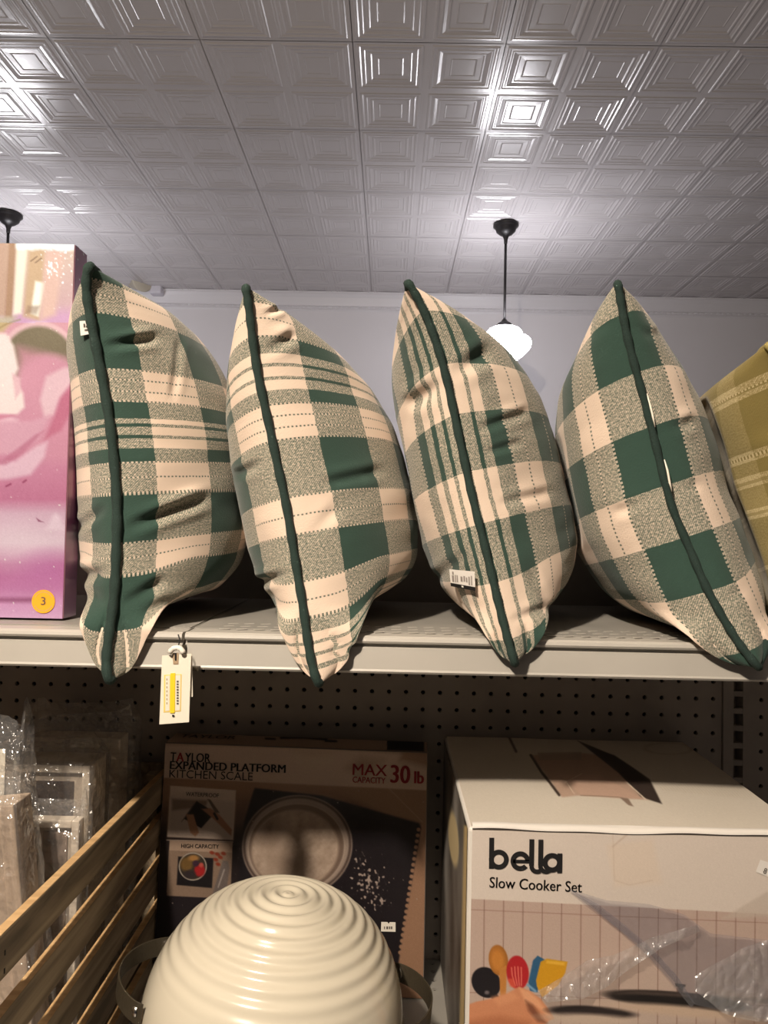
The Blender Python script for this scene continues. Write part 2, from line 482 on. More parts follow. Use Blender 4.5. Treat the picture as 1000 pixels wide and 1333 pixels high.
# steel upright with slots right of the board, and the next board past it
ur = empty('shelf_upright', (XR + 0.03, PEG, 0)); tag(ur, 'dark slotted steel upright at the right end of the pegboard', 'shelf post')
zt = Oz + nzp * pit
mb = MB().box((XR + 0.001, PEG - 0.004, LH - 0.10), (XR + 0.016, PEG + 0.03, zt + 0.01))
mb.box((XR + 0.030, PEG - 0.004, LH - 0.10), (XR + 0.044, PEG + 0.03, zt + 0.01))
mb.box((XR + 0.016, PEG + 0.018, LH - 0.10), (XR + 0.030, PEG + 0.03, zt + 0.01))
zz = zt
while zz > LH - 0.05:
    mb.box((XR + 0.016, PEG - 0.003, zz - 0.0075), (XR + 0.030, PEG + 0.004, zz)); zz -= 0.0254
mb.build('slotted_post', M['peg'], ur)
pg2 = empty('pegboard_panel', (XR + 0.15, PEG, LH)); tag(pg2, 'narrow strip of pegboard right of the slotted upright', 'pegboard')
holed_plate((XR + 0.046, PEG, Oz), (pit, 0, 0), (0, 0, pit), (9, nzp), 0.0034, 0, (0, 1, 0), 0.005).build('perforated_board', M['peg'], pg2, recalc=False)
MB().box((XR + 0.046, PEG + 0.006, Oz), (XR + 0.046 + 9 * pit, PEG + 0.014, Oz + nzp * pit)).build('backing', M['black'], pg2)

def upper_shelf(x0, x1, dz, dy, label):
    r = empty('store_shelf', ((x0 + x1) / 2, PEG, UH)); tag(r, label, 'shelf', 'upper shelf sections')
    z = UH + dz; y = LIPY + dy
    # profile (y, z) of the sheet metal: deck, rolled nose, channel, face, bottom return
    pr = [(PEG - 0.002, z), (y + 0.012, z), (y + 0.002, z + 0.0008), (y - 0.0015, z - 0.001), (y - 0.0025, z - 0.004), (y - 0.0015, z - 0.0062), (y + 0.004, z - 0.0075),
          (y + 0.0035, z - 0.010), (y + 0.0005, z - 0.0108), (y - 0.0015, z - 0.032), (y - 0.0025, z - 0.034), (y - 0.001, z - 0.0362), (y + 0.012, z - 0.0362),
          (y + 0.012, z - 0.034), (y + 0.004, z - 0.033), (y + 0.006, z - 0.006), (PEG - 0.002, z - 0.004)]
    P = np.array([[(x, a, b) for (a, b) in pr] for x in (x0, x1)])
    mb = MB().grid(P, close_u=True)
    n = len(pr)
    mb.f.append(tuple(range(n))); mb.f.append(tuple(range(n, 2 * n))[::-1])
    mb.build('lip', M['shelf'], r, bevel=0.0)
    MB().box((x0 + 0.001, y + 0.030, z + 0.0002), (x1 - 0.001, PEG - 0.004, z + 0.0012)).build('deck', M['deck'], r)  # darker sheet over the deck, standing in for shade behind the lip
    for xx in (x0 + 0.004, x1 - 0.006):       # side brackets
        P = [(xx, PEG - 0.004, z - 0.005), (xx, y + 0.03, z - 0.005), (xx, y + 0.03, z - 0.028), (xx, PEG - 0.004, z - 0.085)]
        P2 = [(xx + 0.002, b, c) for (_, b, c) in P]
        MB().add(P + P2, [(0,1,2,3),(4,7,6,5),(0,4,5,1),(1,5,6,2),(2,6,7,3),(3,7,4,0)]).build('bracket', M['shelf'], r)
    return r
jx = at(240, 825, LIPY)[0]
sl = upper_shelf(-0.98, jx - 0.0012, 0.0, -0.002, 'grey steel upper shelf section with pink box, left of the joint')
sr = upper_shelf(jx + 0.0012, XR + 0.02, 0, 0, 'grey steel upper shelf section right of the joint, holding plaid pillows')
s3 = upper_shelf(XR + 0.024, XR + 0.30, 0, 0, 'short end of upper shelf past the upright at the far right')
# diamond slits pressed into the deck
mb = MB()
for i in range(40):
    for j in range(3):
        x = jx + 0.03 + i * 0.018; y = LIPY + 0.022 + j * 0.02
        mb.frame_box((x, y, UH + 0.0013), (0.010, 0.004, 0), (-0.0012, 0.003, 0), (0, 0, 0.0004))
mb.build('deck_slits', M['shelf'], sr)
# clip at the joint
a = at(246, 862, LIPY - 0.006)
mb = MB().box((jx - 0.001, LIPY - 0.004, UH - 0.035), (jx + 0.0025, LIPY + 0.004, UH - 0.012))
mb.box((jx - 0.002, LIPY - 0.010, UH - 0.036), (jx + 0.018, LIPY - 0.003, UH - 0.032))
mb.build('clip', M['strap'], sr)

# lower shelf: solid deck with a perforated strip at the back
ls = empty('store_shelf', (0, PEG, LH)); tag(ls, 'lower grey steel shelf with perforated back edge under the boxes', 'shelf')
np_ = 64
holed_plate((-0.98, PEG - 0.002 - 4 * 0.0127 * 1.5, LH), (0.0254, 0, 0), (0, 0.019, 0), (np_, 4), 0.0040, 0, (0, 0, -1), 0.003).build('perforated_strip', M['deck'], ls, recalc=False)
MB().box((-0.98, PEG - 0.078, LH - 0.02), (-0.98 + np_ * 0.0254, PEG - 0.002, LH - 0.006)).build('underside', M['black'], ls)
MB().box((-0.98, 0.50, LH - 0.004), (-0.98 + np_ * 0.0254, PEG - 0.0782, LH)).box((-0.98, 0.49, LH - 0.034), (-0.98 + np_ * 0.0254, 0.499, LH + 0.001)).build('deck_and_lip', M['deck'], ls)

# ------------------------------------------------------------------ plaid pillows
def plaid_mat(name, u_st, v_st, dots_axis, dots, dark, light, midc=(0.20, 0.235, 0.18)):
    """woven check: warp colour from u, weft colour from v, the cloth a mix of the two"""
    m = bpy.data.materials.new(name); m.use_nodes = True
    nt = m.node_tree; N = nt.nodes; L = nt.links
    b = N['Principled BSDF']; b.inputs['Roughness'].default_value = 0.9
    b.inputs['Sheen Weight'].default_value = 0.15; b.inputs['Specular IOR Level'].default_value = 0.2
    uv = N.new('ShaderNodeUVMap'); uv.uv_map = 'weave'
    sp = N.new('ShaderNodeSeparateXYZ'); L.new(uv.outputs[0], sp.inputs[0])
    def wobble(sock, sc, amp):
        n = N.new('ShaderNodeTexNoise'); n.inputs['Scale'].default_value = sc; n.inputs['Detail'].default_value = 2
        L.new(uv.outputs[0], n.inputs['Vector'])
        a = N.new('ShaderNodeMath'); a.operation = 'MULTIPLY_ADD'
        a.inputs[1].default_value = amp
        L.new(n.outputs[0], a.inputs[0]); L.new(sock, a.inputs[2]); return a.outputs[0]
    def ramp(sock, stops):
        r = N.new('ShaderNodeValToRGB'); cr = r.color_ramp; cr.interpolation = 'CONSTANT'
        stops = stops[:32]
        cr.elements[0].position = max(0, stops[0][0]); cr.elements[0].color = (stops[0][1],) * 3 + (1,)
        cr.elements[1].position = min(1, stops[1][0]); cr.elements[1].color = (stops[1][1],) * 3 + (1,)
        for p, c in stops[2:]:
            e_ = cr.elements.new(min(1, p)); e_.color = (c,) * 3 + (1,)
        L.new(sock, r.inputs[0]); return r.outputs[0]
    def math_(op, a, b_=None, c=None, clamp=False):
        x = N.new('ShaderNodeMath'); x.operation = op; x.use_clamp = clamp
        for k, val in enumerate((a, b_, c)):
            if val is None: continue
            if isinstance(val, (int, float)): x.inputs[k].default_value = val
            else: L.new(val, x.inputs[k])
        return x.outputs[0]
    U = wobble(sp.outputs[0], 60, 0.004); V = wobble(sp.outputs[1], 60, 0.003)
    a = ramp(U, u_st); w = ramp(V, v_st)
    # twill: u*800 and v*560 are in units of about three quarters of a millimetre
    tu = math_('MULTIPLY', sp.outputs[0], 800 * 2 * math.pi / 3.3)
    tv = math_('MULTIPLY', sp.outputs[1], 560 * 2 * math.pi / 3.3)
    tw = math_('SINE', math_('ADD', tu, tv))
    nz = N.new('ShaderNodeTexNoise'); nz.inputs['Scale'].default_value = 250; nz.inputs['Detail'].default_value = 3
    L.new(uv.outputs[0], nz.inputs['Vector'])
    nv = math_('MULTIPLY_ADD', nz.outputs[0], 2.4, -1.2)
    wv = math_('ADD', math_('MULTIPLY', tw, 0.16), math_('MULTIPLY', nv, 0.7))
    fac = math_('ADD', wv, 0.5, clamp=True)
    mix = math_('ADD', math_('MULTIPLY', a, fac), math_('MULTIPLY', w, math_('SUBTRACT', 1.0, fac)))
    # ladder stitches: short ticks across the edge of a band
    axis = V if dots_axis == 'v' else U
    per = 800 / 5.6 if dots_axis == 'v' else 560 / 5.6
    other = math_('MULTIPLY', sp.outputs[0] if dots_axis == 'v' else sp.outputs[1], per * 2 * math.pi)
    dst = [(0.0, 0.0)]
    for p, wd in sorted(dots): dst += [(p - wd, 1.0), (p + wd, 0.0)]
    dm = ramp(axis, dst)
    dd = math_('GREATER_THAN', math_('SINE', other), -0.1)
    dm = math_('MULTIPLY', dm, 0.75)
    tick = math_('MULTIPLY', dd, 0.95)
    mix = math_('ADD', math_('MULTIPLY', mix, math_('SUBTRACT', 1.0, dm)), math_('MULTIPLY', tick, dm), clamp=True)
    cr = N.new('ShaderNodeValToRGB'); e0, e1 = cr.color_ramp.elements[0], cr.color_ramp.elements[1]
    e0.color = (*dark, 1); e1.color = (*light, 1)
    em = cr.color_ramp.elements.new(0.5); em.color = tuple(0.62 * (d_ + 0.36 * (l_ - d_)) + 0.38 * q_ for d_, l_, q_ in zip(dark, light, midc)) + (1,)
    L.new(mix, cr.inputs[0]); L.new(cr.outputs[0], b.inputs['Base Color'])
    bp = N.new('ShaderNodeBump'); bp.inputs['Strength'].default_value = 0.35; bp.inputs['Distance'].default_value = 0.0008
    L.new(wv, bp.inputs['Height']); L.new(bp.outputs[0], b.inputs['Normal'])
    return m

def pillow_surface(seam, p, ns=110, nt=190, Y0=0.672):
    Tl, Tr, dx, D, a, b, pv, bu, dz = p
    seam = np.array(seam, float)
    Ls = np.r_[0, np.cumsum(np.hypot(*np.diff(seam, axis=0).T))]; Ls /= Ls[-1]
    t = (1 - np.cos(np.linspace(0, 1, nt + 1) * np.pi)) / 2; t = .5 * t + .5 * np.linspace(0, 1, nt + 1)
    tt = np.linspace(0, 1, 61)
    sx = np.interp(tt, Ls, seam[:, 0]); sy = np.interp(tt, Ls, seam[:, 1])
    for _ in range(3):
        sx[1:-1] = (sx[:-2] + 2 * sx[1:-1] + sx[2:]) / 4; sy[1:-1] = (sy[:-2] + 2 * sy[1:-1] + sy[2:]) / 4
    sx = np.interp(t, tt, sx); sy = np.interp(t, tt, sy)
    Fc = at(sx, sy, Y0 + .03 * 4 * t * (1 - t))
    s = (1 - np.cos(np.linspace(0, 1, ns + 1) * np.pi)) / 2; s = .6 * s + .4 * np.linspace(0, 1, ns + 1)
    Sg, Tg = np.meshgrid(s, t)
    Dv = np.array([dx, D, 0])
    B = Fc[:, None, :] + Sg[..., None] * Dv
    e_ = 4 * Sg * (1 - Sg); w = 1 - 2 * Tg
    B[..., 2] -= pv * e_ * np.sign(w) * np.abs(w) ** 1.5
    B[..., 2] += dz * Sg * (1 - Tg)
    sm = np.clip(Sg / .3, 0, 1); sm = sm * sm * (3 - 2 * sm)
    B[..., 2] += bu * sm * np.clip((Tg - .5) / .5, 0, 1) ** 2
    hang = UH + 0.006 - Fc[-1, 2]
    s2 = np.clip((B[..., 1] - Y0 - 0.026) / 0.050, 0, 1); s2 = s2 * s2 * (3 - 2 * s2)
    B[..., 2] += hang * s2 * np.clip((Tg - .62) / .38, 0, 1) ** 1.5
    n = np.cross(Dv, Fc[-1] - Fc[0]); n /= np.linalg.norm(n)
    if n[0] < 0: n = -n
    g = (4 * Sg * (1 - Sg)) ** a * (4 * Tg * (1 - Tg)) ** b
    return B, Sg, Tg, n, g, sy, Tl, Tr

def rest(P):
    P = P.copy(); top = UH + 0.003
    fy = LIPY - 0.008
    band = np.clip((P[..., 1] - fy) / 0.001, 0, 1) * np.clip((LIPY + 0.075 - P[..., 1]) / 0.015, 0, 1)
    dn_ = np.clip((top + 0.030 - P[..., 2]) / 0.030, 0, 1); dn_ = dn_ * dn_ * (3 - 2 * dn_)
    P[..., 1] = P[..., 1] - (P[..., 1] - fy + 0.06 * np.clip(LIPY + 0.06 - P[..., 1], 0, .06)) * band * dn_
    low = (P[..., 2] < top) & (P[..., 1] > LIPY - 0.006)
    P[..., 2] = np.where(low, top, P[..., 2])
    P[..., 1] = np.minimum(P[..., 1], PEG - 0.008)
    return P

PILLOW_PX = {}
NEIGH = {}
def xmap(P, side):
    """how far a cushion's flank reaches sideways, on a grid over depth and height"""
    G = np.full((64, 72), -9.0 if side > 0 else 9.0)
    n_ = 4
    Q = [P]
    for k in range(1, n_):
        Q.append(P[:-1] * (1 - k / n_) + P[1:] * k / n_)
    Q = np.concatenate([q.reshape(-1, 3) for q in Q])
    iy = np.clip(((Q[:, 1] - 0.62) / 0.48 * 63), 0, 63).astype(int); iz = np.clip(((Q[:, 2] - UH + 0.06) / 0.48 * 71), 0, 71).astype(int)
    (np.maximum if side > 0 else np.minimum).at(G, (iy, iz), Q[:, 0])
    for _ in range(5):
        ok = np.abs(G) < 8; A = np.where(ok, G, 0.0); Wt_ = ok.astype(float)
        def bl(q):
            p_ = np.pad(q, 1, mode='edge'); return (p_[:-2, 1:-1] + p_[2:, 1:-1] + p_[1:-1, :-2] + p_[1:-1, 2:] + 2 * p_[1:-1, 1:-1]) / 6
        b_, w_ = bl(A), bl(Wt_)
        G = np.where(w_ > 0.12, b_ / np.maximum(w_, 1e-6), -9.0 if side > 0 else 9.0)
    return G
def push(P, G):
    y = np.clip((P[..., 1] - 0.62) / 0.48 * 63 - .5, 0, 62); z = np.clip((P[..., 2] - UH + 0.06) / 0.48 * 71 - .5, 0, 70)
    iy = y.astype(int); iz = z.astype(int)
    fy_ = y - iy; fz_ = z - iz
    X = (G[iy, iz] * (1 - fy_) + G[iy + 1, iz] * fy_) * (1 - fz_) + (G[iy, iz + 1] * (1 - fy_) + G[iy + 1, iz + 1] * fy_) * fz_
    # blur so that the contact dent has no steps
    return X
def pillow(name, label, seam, par, mat_, folds, seed, pipe_r=0.0042, pipe_mat=None, group='plaid pillows on the upper shelf'):
    B, Sg, Tg, n, g, sy, Tl, Tr = pillow_surface(seam, par)
    nt, ns = Sg.shape[0] - 1, Sg.shape[1] - 1
    r = empty(name, (B[-1, ns // 2, 0], 0.87, UH)); tag(r, label, 'pillow', group)
    vs = []; fs = []; uvs = []
    verts = []; uvv = []
    surf = {}
    edge = np.clip(np.minimum(np.minimum(Sg, 1 - Sg) / 0.06, np.minimum(Tg, 1 - Tg) / 0.05), 0, 1)
    for side, T in ((-1, Tl), (1, Tr)):
        P = B + side * T * g[..., None] * n
        # arc length from the front seam
        seg = np.linalg.norm(np.diff(P, axis=1), axis=2)
        Ua = np.concatenate([np.zeros((nt + 1, 1)), np.cumsum(seg, 1)], 1)
        px = proj(P)
        Vp = np.repeat(sy[:, None], ns + 1, 1)
        # puckers along the seam, soft lumps and folds
        disp = 0.0021 * np.exp(-Ua / 0.035) * smooth_noise(Vp / 7.0, Ua / 0.03, seed + side, (1, 2))
        disp += 0.0030 * smooth_noise(Vp / 55.0, Ua / 0.05, seed + 10 + side, (1, 2, 4))
        disp += 0.0009 * smooth_noise(Vp / 12.0 + Ua / 0.08, Ua / 0.02, seed + 20 + side, (1, 2))
        for (sd_, x0, y0, x1, y1, wd, dp) in folds:
            if sd_ != side: continue
            ex, ey = x1 - x0, y1 - y0; L2 = ex * ex + ey * ey
            tpar = ((px[..., 0] - x0) * ex + (px[..., 1] - y0) * ey) / L2
            dist = ((px[..., 0] - x0) * -ey + (px[..., 1] - y0) * ex) / math.sqrt(L2)
            en = np.exp(-(np.clip(np.abs(tpar - .5) - .3, 0, None) / .16) ** 2)
            disp -= dp * en * (np.exp(-(dist / wd) ** 2) - 0.55 * np.exp(-((dist + 1.7 * wd) / wd) ** 2) - 0.35 * np.exp(-((dist - 1.9 * wd) / wd) ** 2))
        dPs = np.gradient(P, axis=1); dPt = np.gradient(P, axis=0)
        nn = np.cross(dPs, dPt); nn /= np.linalg.norm(nn, axis=2)[..., None] + 1e-12
        nn *= np.sign((nn * n).sum(2) * side)[..., None]
        P = P + nn * (disp * edge)[..., None]
        if side == -1 and 'right' in NEIGH:
            lim = push(P, NEIGH['right']) + 0.006
            pen = np.clip(lim - P[..., 0], 0, None)
            for _ in range(3):
                q_ = pen.copy(); q_[1:-1, 1:-1] = (pen[1:-1, 1:-1] * 2 + pen[:-2, 1:-1] + pen[2:, 1:-1] + pen[1:-1, :-2] + pen[1:-1, 2:]) / 6; pen = np.maximum(pen * .8, q_)
            P[..., 0] += pen * edge
        if side == -1 and 'box' in NEIGH:
            bx = NEIGH['box']
            P[..., 0] = np.where((P[..., 1] > bx[1] - .004) & (P[..., 1] < bx[1] + 0.06), np.maximum(P[..., 0], bx[0] + 0.003), P[..., 0])
        P = rest(P)
        surf[side] = (P, proj(P), nn)
        k = len(verts)
        verts += P.reshape(-1, 3).tolist()
        uu = 0.5 + side * (Ua / 0.000767) / 800.0
        vv = (Vp - 340.0) / 560.0
        uvv += np.stack([uu, vv], -1).reshape(-1, 2).tolist()
        for i in range(nt):
            for j in range(ns):
                q = (k + i*(ns+1)+j, k + i*(ns+1)+j+1, k + (i+1)*(ns+1)+j+1, k + (i+1)*(ns+1)+j)
                fs.append(q if side == -1 else q[::-1])
    me = bpy.data.meshes.new('cover'); me.from_pydata(verts, [], fs)
    uvl = me.uv_layers.new(name='weave')
    li = np.zeros(len(me.loops), np.int32); me.loops.foreach_get('vertex_index', li)
    uvl.data.foreach_set('uv', np.array(uvv, np.float32)[li].ravel())
    me.polygons.foreach_set('use_smooth', [True] * len(me.polygons))
    me.materials.append(mat_); me.update()
    o = bpy.data.objects.new('cover', me); SC.collection.objects.link(o); o.parent = r
    o.matrix_parent_inverse = world_mat(r).inverted()
    # piping round the four edges
    Bq = rest(B)
    loop = np.concatenate([Bq[::3, 0], Bq[-1, 3::3], Bq[-2::-3, -1], Bq[0, -2:0:-3]])
    for _ in range(4): loop = (np.roll(loop, 1, 0) + 2 * loop + np.roll(loop, -1, 0)) / 4
    nf = np.where((loop[:, 1] < 0.71)[:, None], np.array([[0, -0.0028, 0]]), 0)
    loop = loop + nf
    lz = loop[:, 2]
    loop[:, 2] = np.where((lz < UH + pipe_r + 0.001) & (loop[:, 1] > LIPY - 0.01), UH + pipe_r + 0.001, lz)
    MB().tube(loop, pipe_r * (1 + 0.10 * np.sin(np.arange(len(loop)) * 1.7)), 10, closed=True).build('piping', pipe_mat or M['piping'], r, smooth=True)
    PILLOW_PX[label] = surf
    NEIGH['right'] = xmap(surf[1][0], 1); NEIGH.pop('box', None)
    return r, surf

GREEN, CREAM = (0.030, 0.063, 0.049), (0.73, 0.585, 0.475)
def vst(bands, thin=()):
    return [((y - 340) / 560.0 if y > 0 else 0.0, c) for (y, c) in bands]
def ust(pos): return [((u / 800.0) + 0.5 if u > -399 else 0.0, c) for (u, c) in pos]
dv = lambda ys: [((y - 340) / 560.0, 1.3 / 560) for y in ys]
du_ = lambda us: [(0.5 + u / 800.0, 1.4 / 800) for u in us]

sett1 = vst([(-1, 0), (362, 1), (405, 0), (480, 1), (522, 0), (545, 1), (552, 0), (556, 1), (567, 0), (571, 1), (583, 0), (602, 1), (643, 0), (708, 1), (750, 0), (823, 1)])
mat1 = plaid_mat('plaid_wide', ust([(-400, 0), (-235, 1), (-235 + 84, 0), (-140, 1), (-54, 0), (52, 1), (139, 0), (225, 1), (310, 0)]), sett1, 'v',
                 dv([362, 381, 405, 480, 494, 508, 522, 602, 622, 643, 708, 728, 750, 823]), GREEN, CREAM)
sett2 = vst([(-1, 0), (393, 1), (438, 0), (462, 1), (475, 0), (480, 1), (491, 0), (496, 1), (509, 0), (529, 1), (574, 0), (648, 1), (697, 0), (757, 1), (805, 0), (825, 1), (835, 0), (839, 1), (850, 0), (855, 1), (866, 0), (872, 1)])
mat2 = plaid_mat('plaid_wide_light_seam', ust([(-400, 0), (-240, 1), (-155, 0), (-70, 1), (64, 0), (150, 1), (222, 0), (305, 1)]), sett2, 'v',
                 dv([393, 415, 438, 529, 544, 559, 574, 648, 672, 697, 757, 781, 805]), GREEN, CREAM)
row3 = vst([(-1, 1), (405, 0), (474, 1), (540, 0), (615, 1), (683, 0), (760, 1), (833, 0)])
mat3 = plaid_mat('plaid_narrow', ust([(-400, 0), (-300, 1), (-230, 0), (-150, 1), (-82, 0), (-59, 1), (-41, 0), (-34, 1), (-19, 0), (-13, 1), (-2, 0), (9, 1), (24, 0), (30, 1), (46, 0), (76, 1), (139, 0), (230, 1), (300, 0)]), row3, 'u',
                 du_([-150, -114, -82, 76, 106, 139, 180]), GREEN, CREAM)
row4 = vst([(-1, 1), (410, 0), (485, 1), (555, 0), (632, 1), (700, 0), (770, 1), (848, 0)])
mat4 = plaid_mat('plaid_block', ust([(-400, 0), (-225, 1), (-225 + 60, 0), (-112, 1), (-54, 0), (42, 1), (92, 0), (190, 1), (250, 0)]), row4, 'u',
                 du_([-112, -83, -54, 42, 67, 92]), GREEN, CREAM)
OLIVE, OLCR = (0.20, 0.155, 0.048), (0.66, 0.55, 0.34)
row5 = vst([(-1, 0), (480, .9), (487, .25), (492, .9), (498, 0), (566, .9), (571, .3), (575, .9), (580, 0), (598, .9), (603, .3), (607, .9), (612, .1), (640, .9), (645, .3), (650, .9), (655, 0), (720, .9), (727, 0), (780, .9), (790, 0)])
mat5 = plaid_mat('olive_check', ust([(-400, 0), (-300, .35), (-260, 0), (-200, .35), (-150, 0), (-100, .4), (-60, 0), (0, .35), (50, 0), (110, .35)]), row5, 'v', dv([489, 573]), OLIVE, OLCR, (0.33, 0.26, 0.10))

SEAM = {
 1: [(118,346),(112,360),(115,390),(120,420),(130,470),(143,540),(150,600),(154,660),(153,720),(150,780),(143,830),(138,865),(143,888)],
 2: [(320,373),(325,400),(330,450),(338,500),(350,550),(360,600),(372,650),(380,700),(388,750),(395,790),(400,830),(407,870),(415,892)],
 3: [(530,367),(545,390),(560,425),(572,460),(583,500),(593,550),(604,600),(615,650),(628,700),(640,750),(652,800),(660,830),(670,866)],
 4: [(803,368),(808,400),(815,440),(826,480),(840,530),(850,570),(860,610),(872,660),(895,710),(915,760),(940,805),(965,845),(988,870)],
 5: [(1000,449),(1010,470),(1026,520),(1052,600),(1085,700),(1110,780),(1124,830),(1132,866)]}
PAR = {1: [0.0868, 0.1129, -0.0205, 0.3237, 0.7001, 0.3379, 0.0112, 0.0012, 0.0256],
       2: [0.0792, 0.1341, 0.011, 0.3411, 0.5967, 0.3811, 0.0119, 0.001, -0.0461],
       3: [0.0771, 0.1154, 0.0476, 0.3254, 0.7357, 0.3003, 0.0139, 0.0007, -0.048],
       4: [0.1038, 0.0841, 0.0932, 0.3363, 0.421, 0.4361, 0.0063, 0.0004, -0.0267],
       5: [0.088, 0.09, 0.07, 0.33, 0.55, 0.34, 0.004, 0.001, -0.01]}
f1 = [(1, 155, 690, 270, 648, 7, .0085), (1, 150, 790, 215, 755, 7, .005), (1, 128, 452, 205, 440, 6, .006), (-1, 96, 690, 140, 660, 6, .003),
      (-1, 100, 750, 150, 745, 8, .004), (1, 235, 440, 225, 520, 5, .002), (1, 190, 800, 280, 770, 9, .004)]
f2 = [(1, 330, 465, 385, 436, 7, .006), (-1, 305, 620, 345, 600, 6, .003), (1, 400, 700, 440, 660, 8, .003), (-1, 330, 760, 390, 742, 6, .004),
      (1, 420, 630, 500, 612, 7, .003), (1, 430, 850, 470, 838, 6, .004), (1, 345, 410, 370, 398, 4, .004)]
f3 = [(-1, 528, 530, 580, 495, 9, .0045), (1, 582, 490, 640, 455, 10, .0042), (1, 620, 560, 690, 535, 6, .0026), (1, 650, 655, 720, 640, 6, .0020),
      (1, 690, 740, 720, 800, 6, .0020), (-1, 560, 760, 610, 720, 8, .0020), (1, 630, 590, 680, 575, 5, .0020), (1, 660, 810, 715, 790, 6, .0026)]
f4 = [(1, 850, 565, 905, 548, 7, .004), (1, 855, 640, 912, 632, 7, .005), (-1, 800, 668, 860, 645, 7, .005), (1, 905, 800, 965, 770, 7, .004),
      (-1, 780, 430, 815, 410, 6, .003), (-1, 880, 815, 930, 790, 7, .003), (1, 815, 420, 850, 440, 6, .004)]
NEIGH['box'] = (at(95.5, 318, 0.757)[0], 0.757)
p1, S1 = pillow('plaid_pillow', 'leftmost green and cream plaid pillow, beside the pink box', SEAM[1], PAR[1], mat1, f1, 11, 0.0048)
p2, S2 = pillow('plaid_pillow', 'second plaid pillow from the left, cream bands beside its dark seam', SEAM[2], PAR[2], mat2, f2, 23, 0.0044)
p3, S3 = pillow('plaid_pillow', 'plaid pillow with narrow upright stripes and a white price sticker', SEAM[3], PAR[3], mat3, f3, 37, 0.0042)
p4, S4 = pillow('plaid_pillow', 'plaid pillow of large green blocks tilting right, fourth from the left', SEAM[4], PAR[4], mat4, f4, 41, 0.0040)
M['olivepipe'] = mat('olive_cord', (0.30, 0.24, 0.08), 0.85)
p5, S5 = pillow('olive_pillow', 'olive green striped pillow cut off at the right edge', SEAM[5], PAR[5], mat5, [], 53, 0.004, M['olivepipe'])

class Patch:
    """a small stiff label lying on a pillow: corners are where its four corners are seen"""
    def __init__(s, surf, corners, lift=0.002):
        P, px, nn = surf
        s.c = np.array(corners, float); n = 7
        half = int(P.shape[1] * 0.6)
        flm = px[:, :half].reshape(-1, 2); Pm = P[:, :half].reshape(-1, 3)
        U, V = np.meshgrid(np.linspace(0, 1, n), np.linspace(0, 1, n))
        Y = []
        for pt in s.px(U, V).reshape(-1, 2):
            d_ = np.hypot(*(flm - pt).T); ok = np.where(d_ < 6)[0]
            Y.append(Pm[ok, 1].min() if len(ok) else Pm[np.argmin(d_), 1])
        Y = np.array(Y); A = np.stack([np.ones(n * n), U.ravel(), V.ravel()], 1)
        s.co = np.linalg.lstsq(A, Y, rcond=None)[0]
        s.co[0] -= max(0, (A @ s.co - Y).max()) + lift
    def px(s, U, V):
        c = s.c
        return (1-U)[..., None]*(1-V)[..., None]*c[0] + U[..., None]*(1-V)[..., None]*c[1] + U[..., None]*V[..., None]*c[2] + (1-U)[..., None]*V[..., None]*c[3]
    def put(s, name, u0, v0, u1, v1, m, parent, lift=0.0, th=0.0):
        U, V = np.meshgrid(np.linspace(u0, u1, 4), np.linspace(v0, v1, 4))
        q = s.px(U, V); Y = s.co[0] + s.co[1] * U + s.co[2] * V - lift
        o = MB().grid(at(q[..., 0], q[..., 1], Y)).build(name, m, parent, smooth=True)
        if th:
            md = o.modifiers.new('thick', 'SOLIDIFY'); md.thickness = th
        return o
pt3 = Patch(S3[-1], [(585, 741), (618, 744), (619, 769.5), (587, 763)], 0.0008)
stk = pt3.put('price_sticker', 0, 0, 1, 1, M['bluelabel'], p3, 0, 0); stk['label'] = 'white price sticker'
pt3.put('sticker_band', 0.0, 0.80, 1.0, 1.0, M['ink'], p3, 0.0006)
for (u0, v0, u1, v1) in [(.10, .12, .16, .3), (.2, .3, .24, .72), (.08, .34, .16, .72), (.27, .3, .31, .7), (.42, .34, .5, .62), (.54, .3, .6, .6), (.64, .36, .69, .62), (.74, .3, .79, .74), (.84, .24, .88, .74)]:
    pt3.put('sticker_print', u0, v0, u1, v1, M['softink'], p3, 0.0006)
pt3.put('sticker_print', .44, .85, .52, .94, M['white'], p3, 0.0009)
pt1 = Patch(S1[-1], [(103.5, 418), (119, 417), (120.5, 434), (105, 437)], 0.0015)
tg = pt1.put('care_label', 0, 0, 1, 1, M['bluelabel'], p1, 0, 0); tg['label'] = 'small white sewn label'
for (u0, v0, u1, v1) in [(.3, .2, .44, .45), (.5, .35, .75, .5), (.36, .6, .7, .72), (.66, .16, .8, .3)]:
    pt1.put('label_print', u0, v0, u1, v1, M['greyink'], p1, 0.0006)
# pale lining peeping out beside the seam of the block-plaid pillow
for pts in ([(865, 598), (869, 612), (872, 628), (875, 640)], [(842, 512), (846, 526), (850, 542), (853, 556)], [(912, 742), (919, 756), (926, 770)]):
    w_ = at([p_[0] for p_ in pts], [p_[1] for p_ in pts], 0.692)
    MB().tube(w_, [0.0004] + [0.0011] * (len(pts) - 2) + [0.0004], 8).build('seam_lining', M['cream_card'], p4, smooth=True)

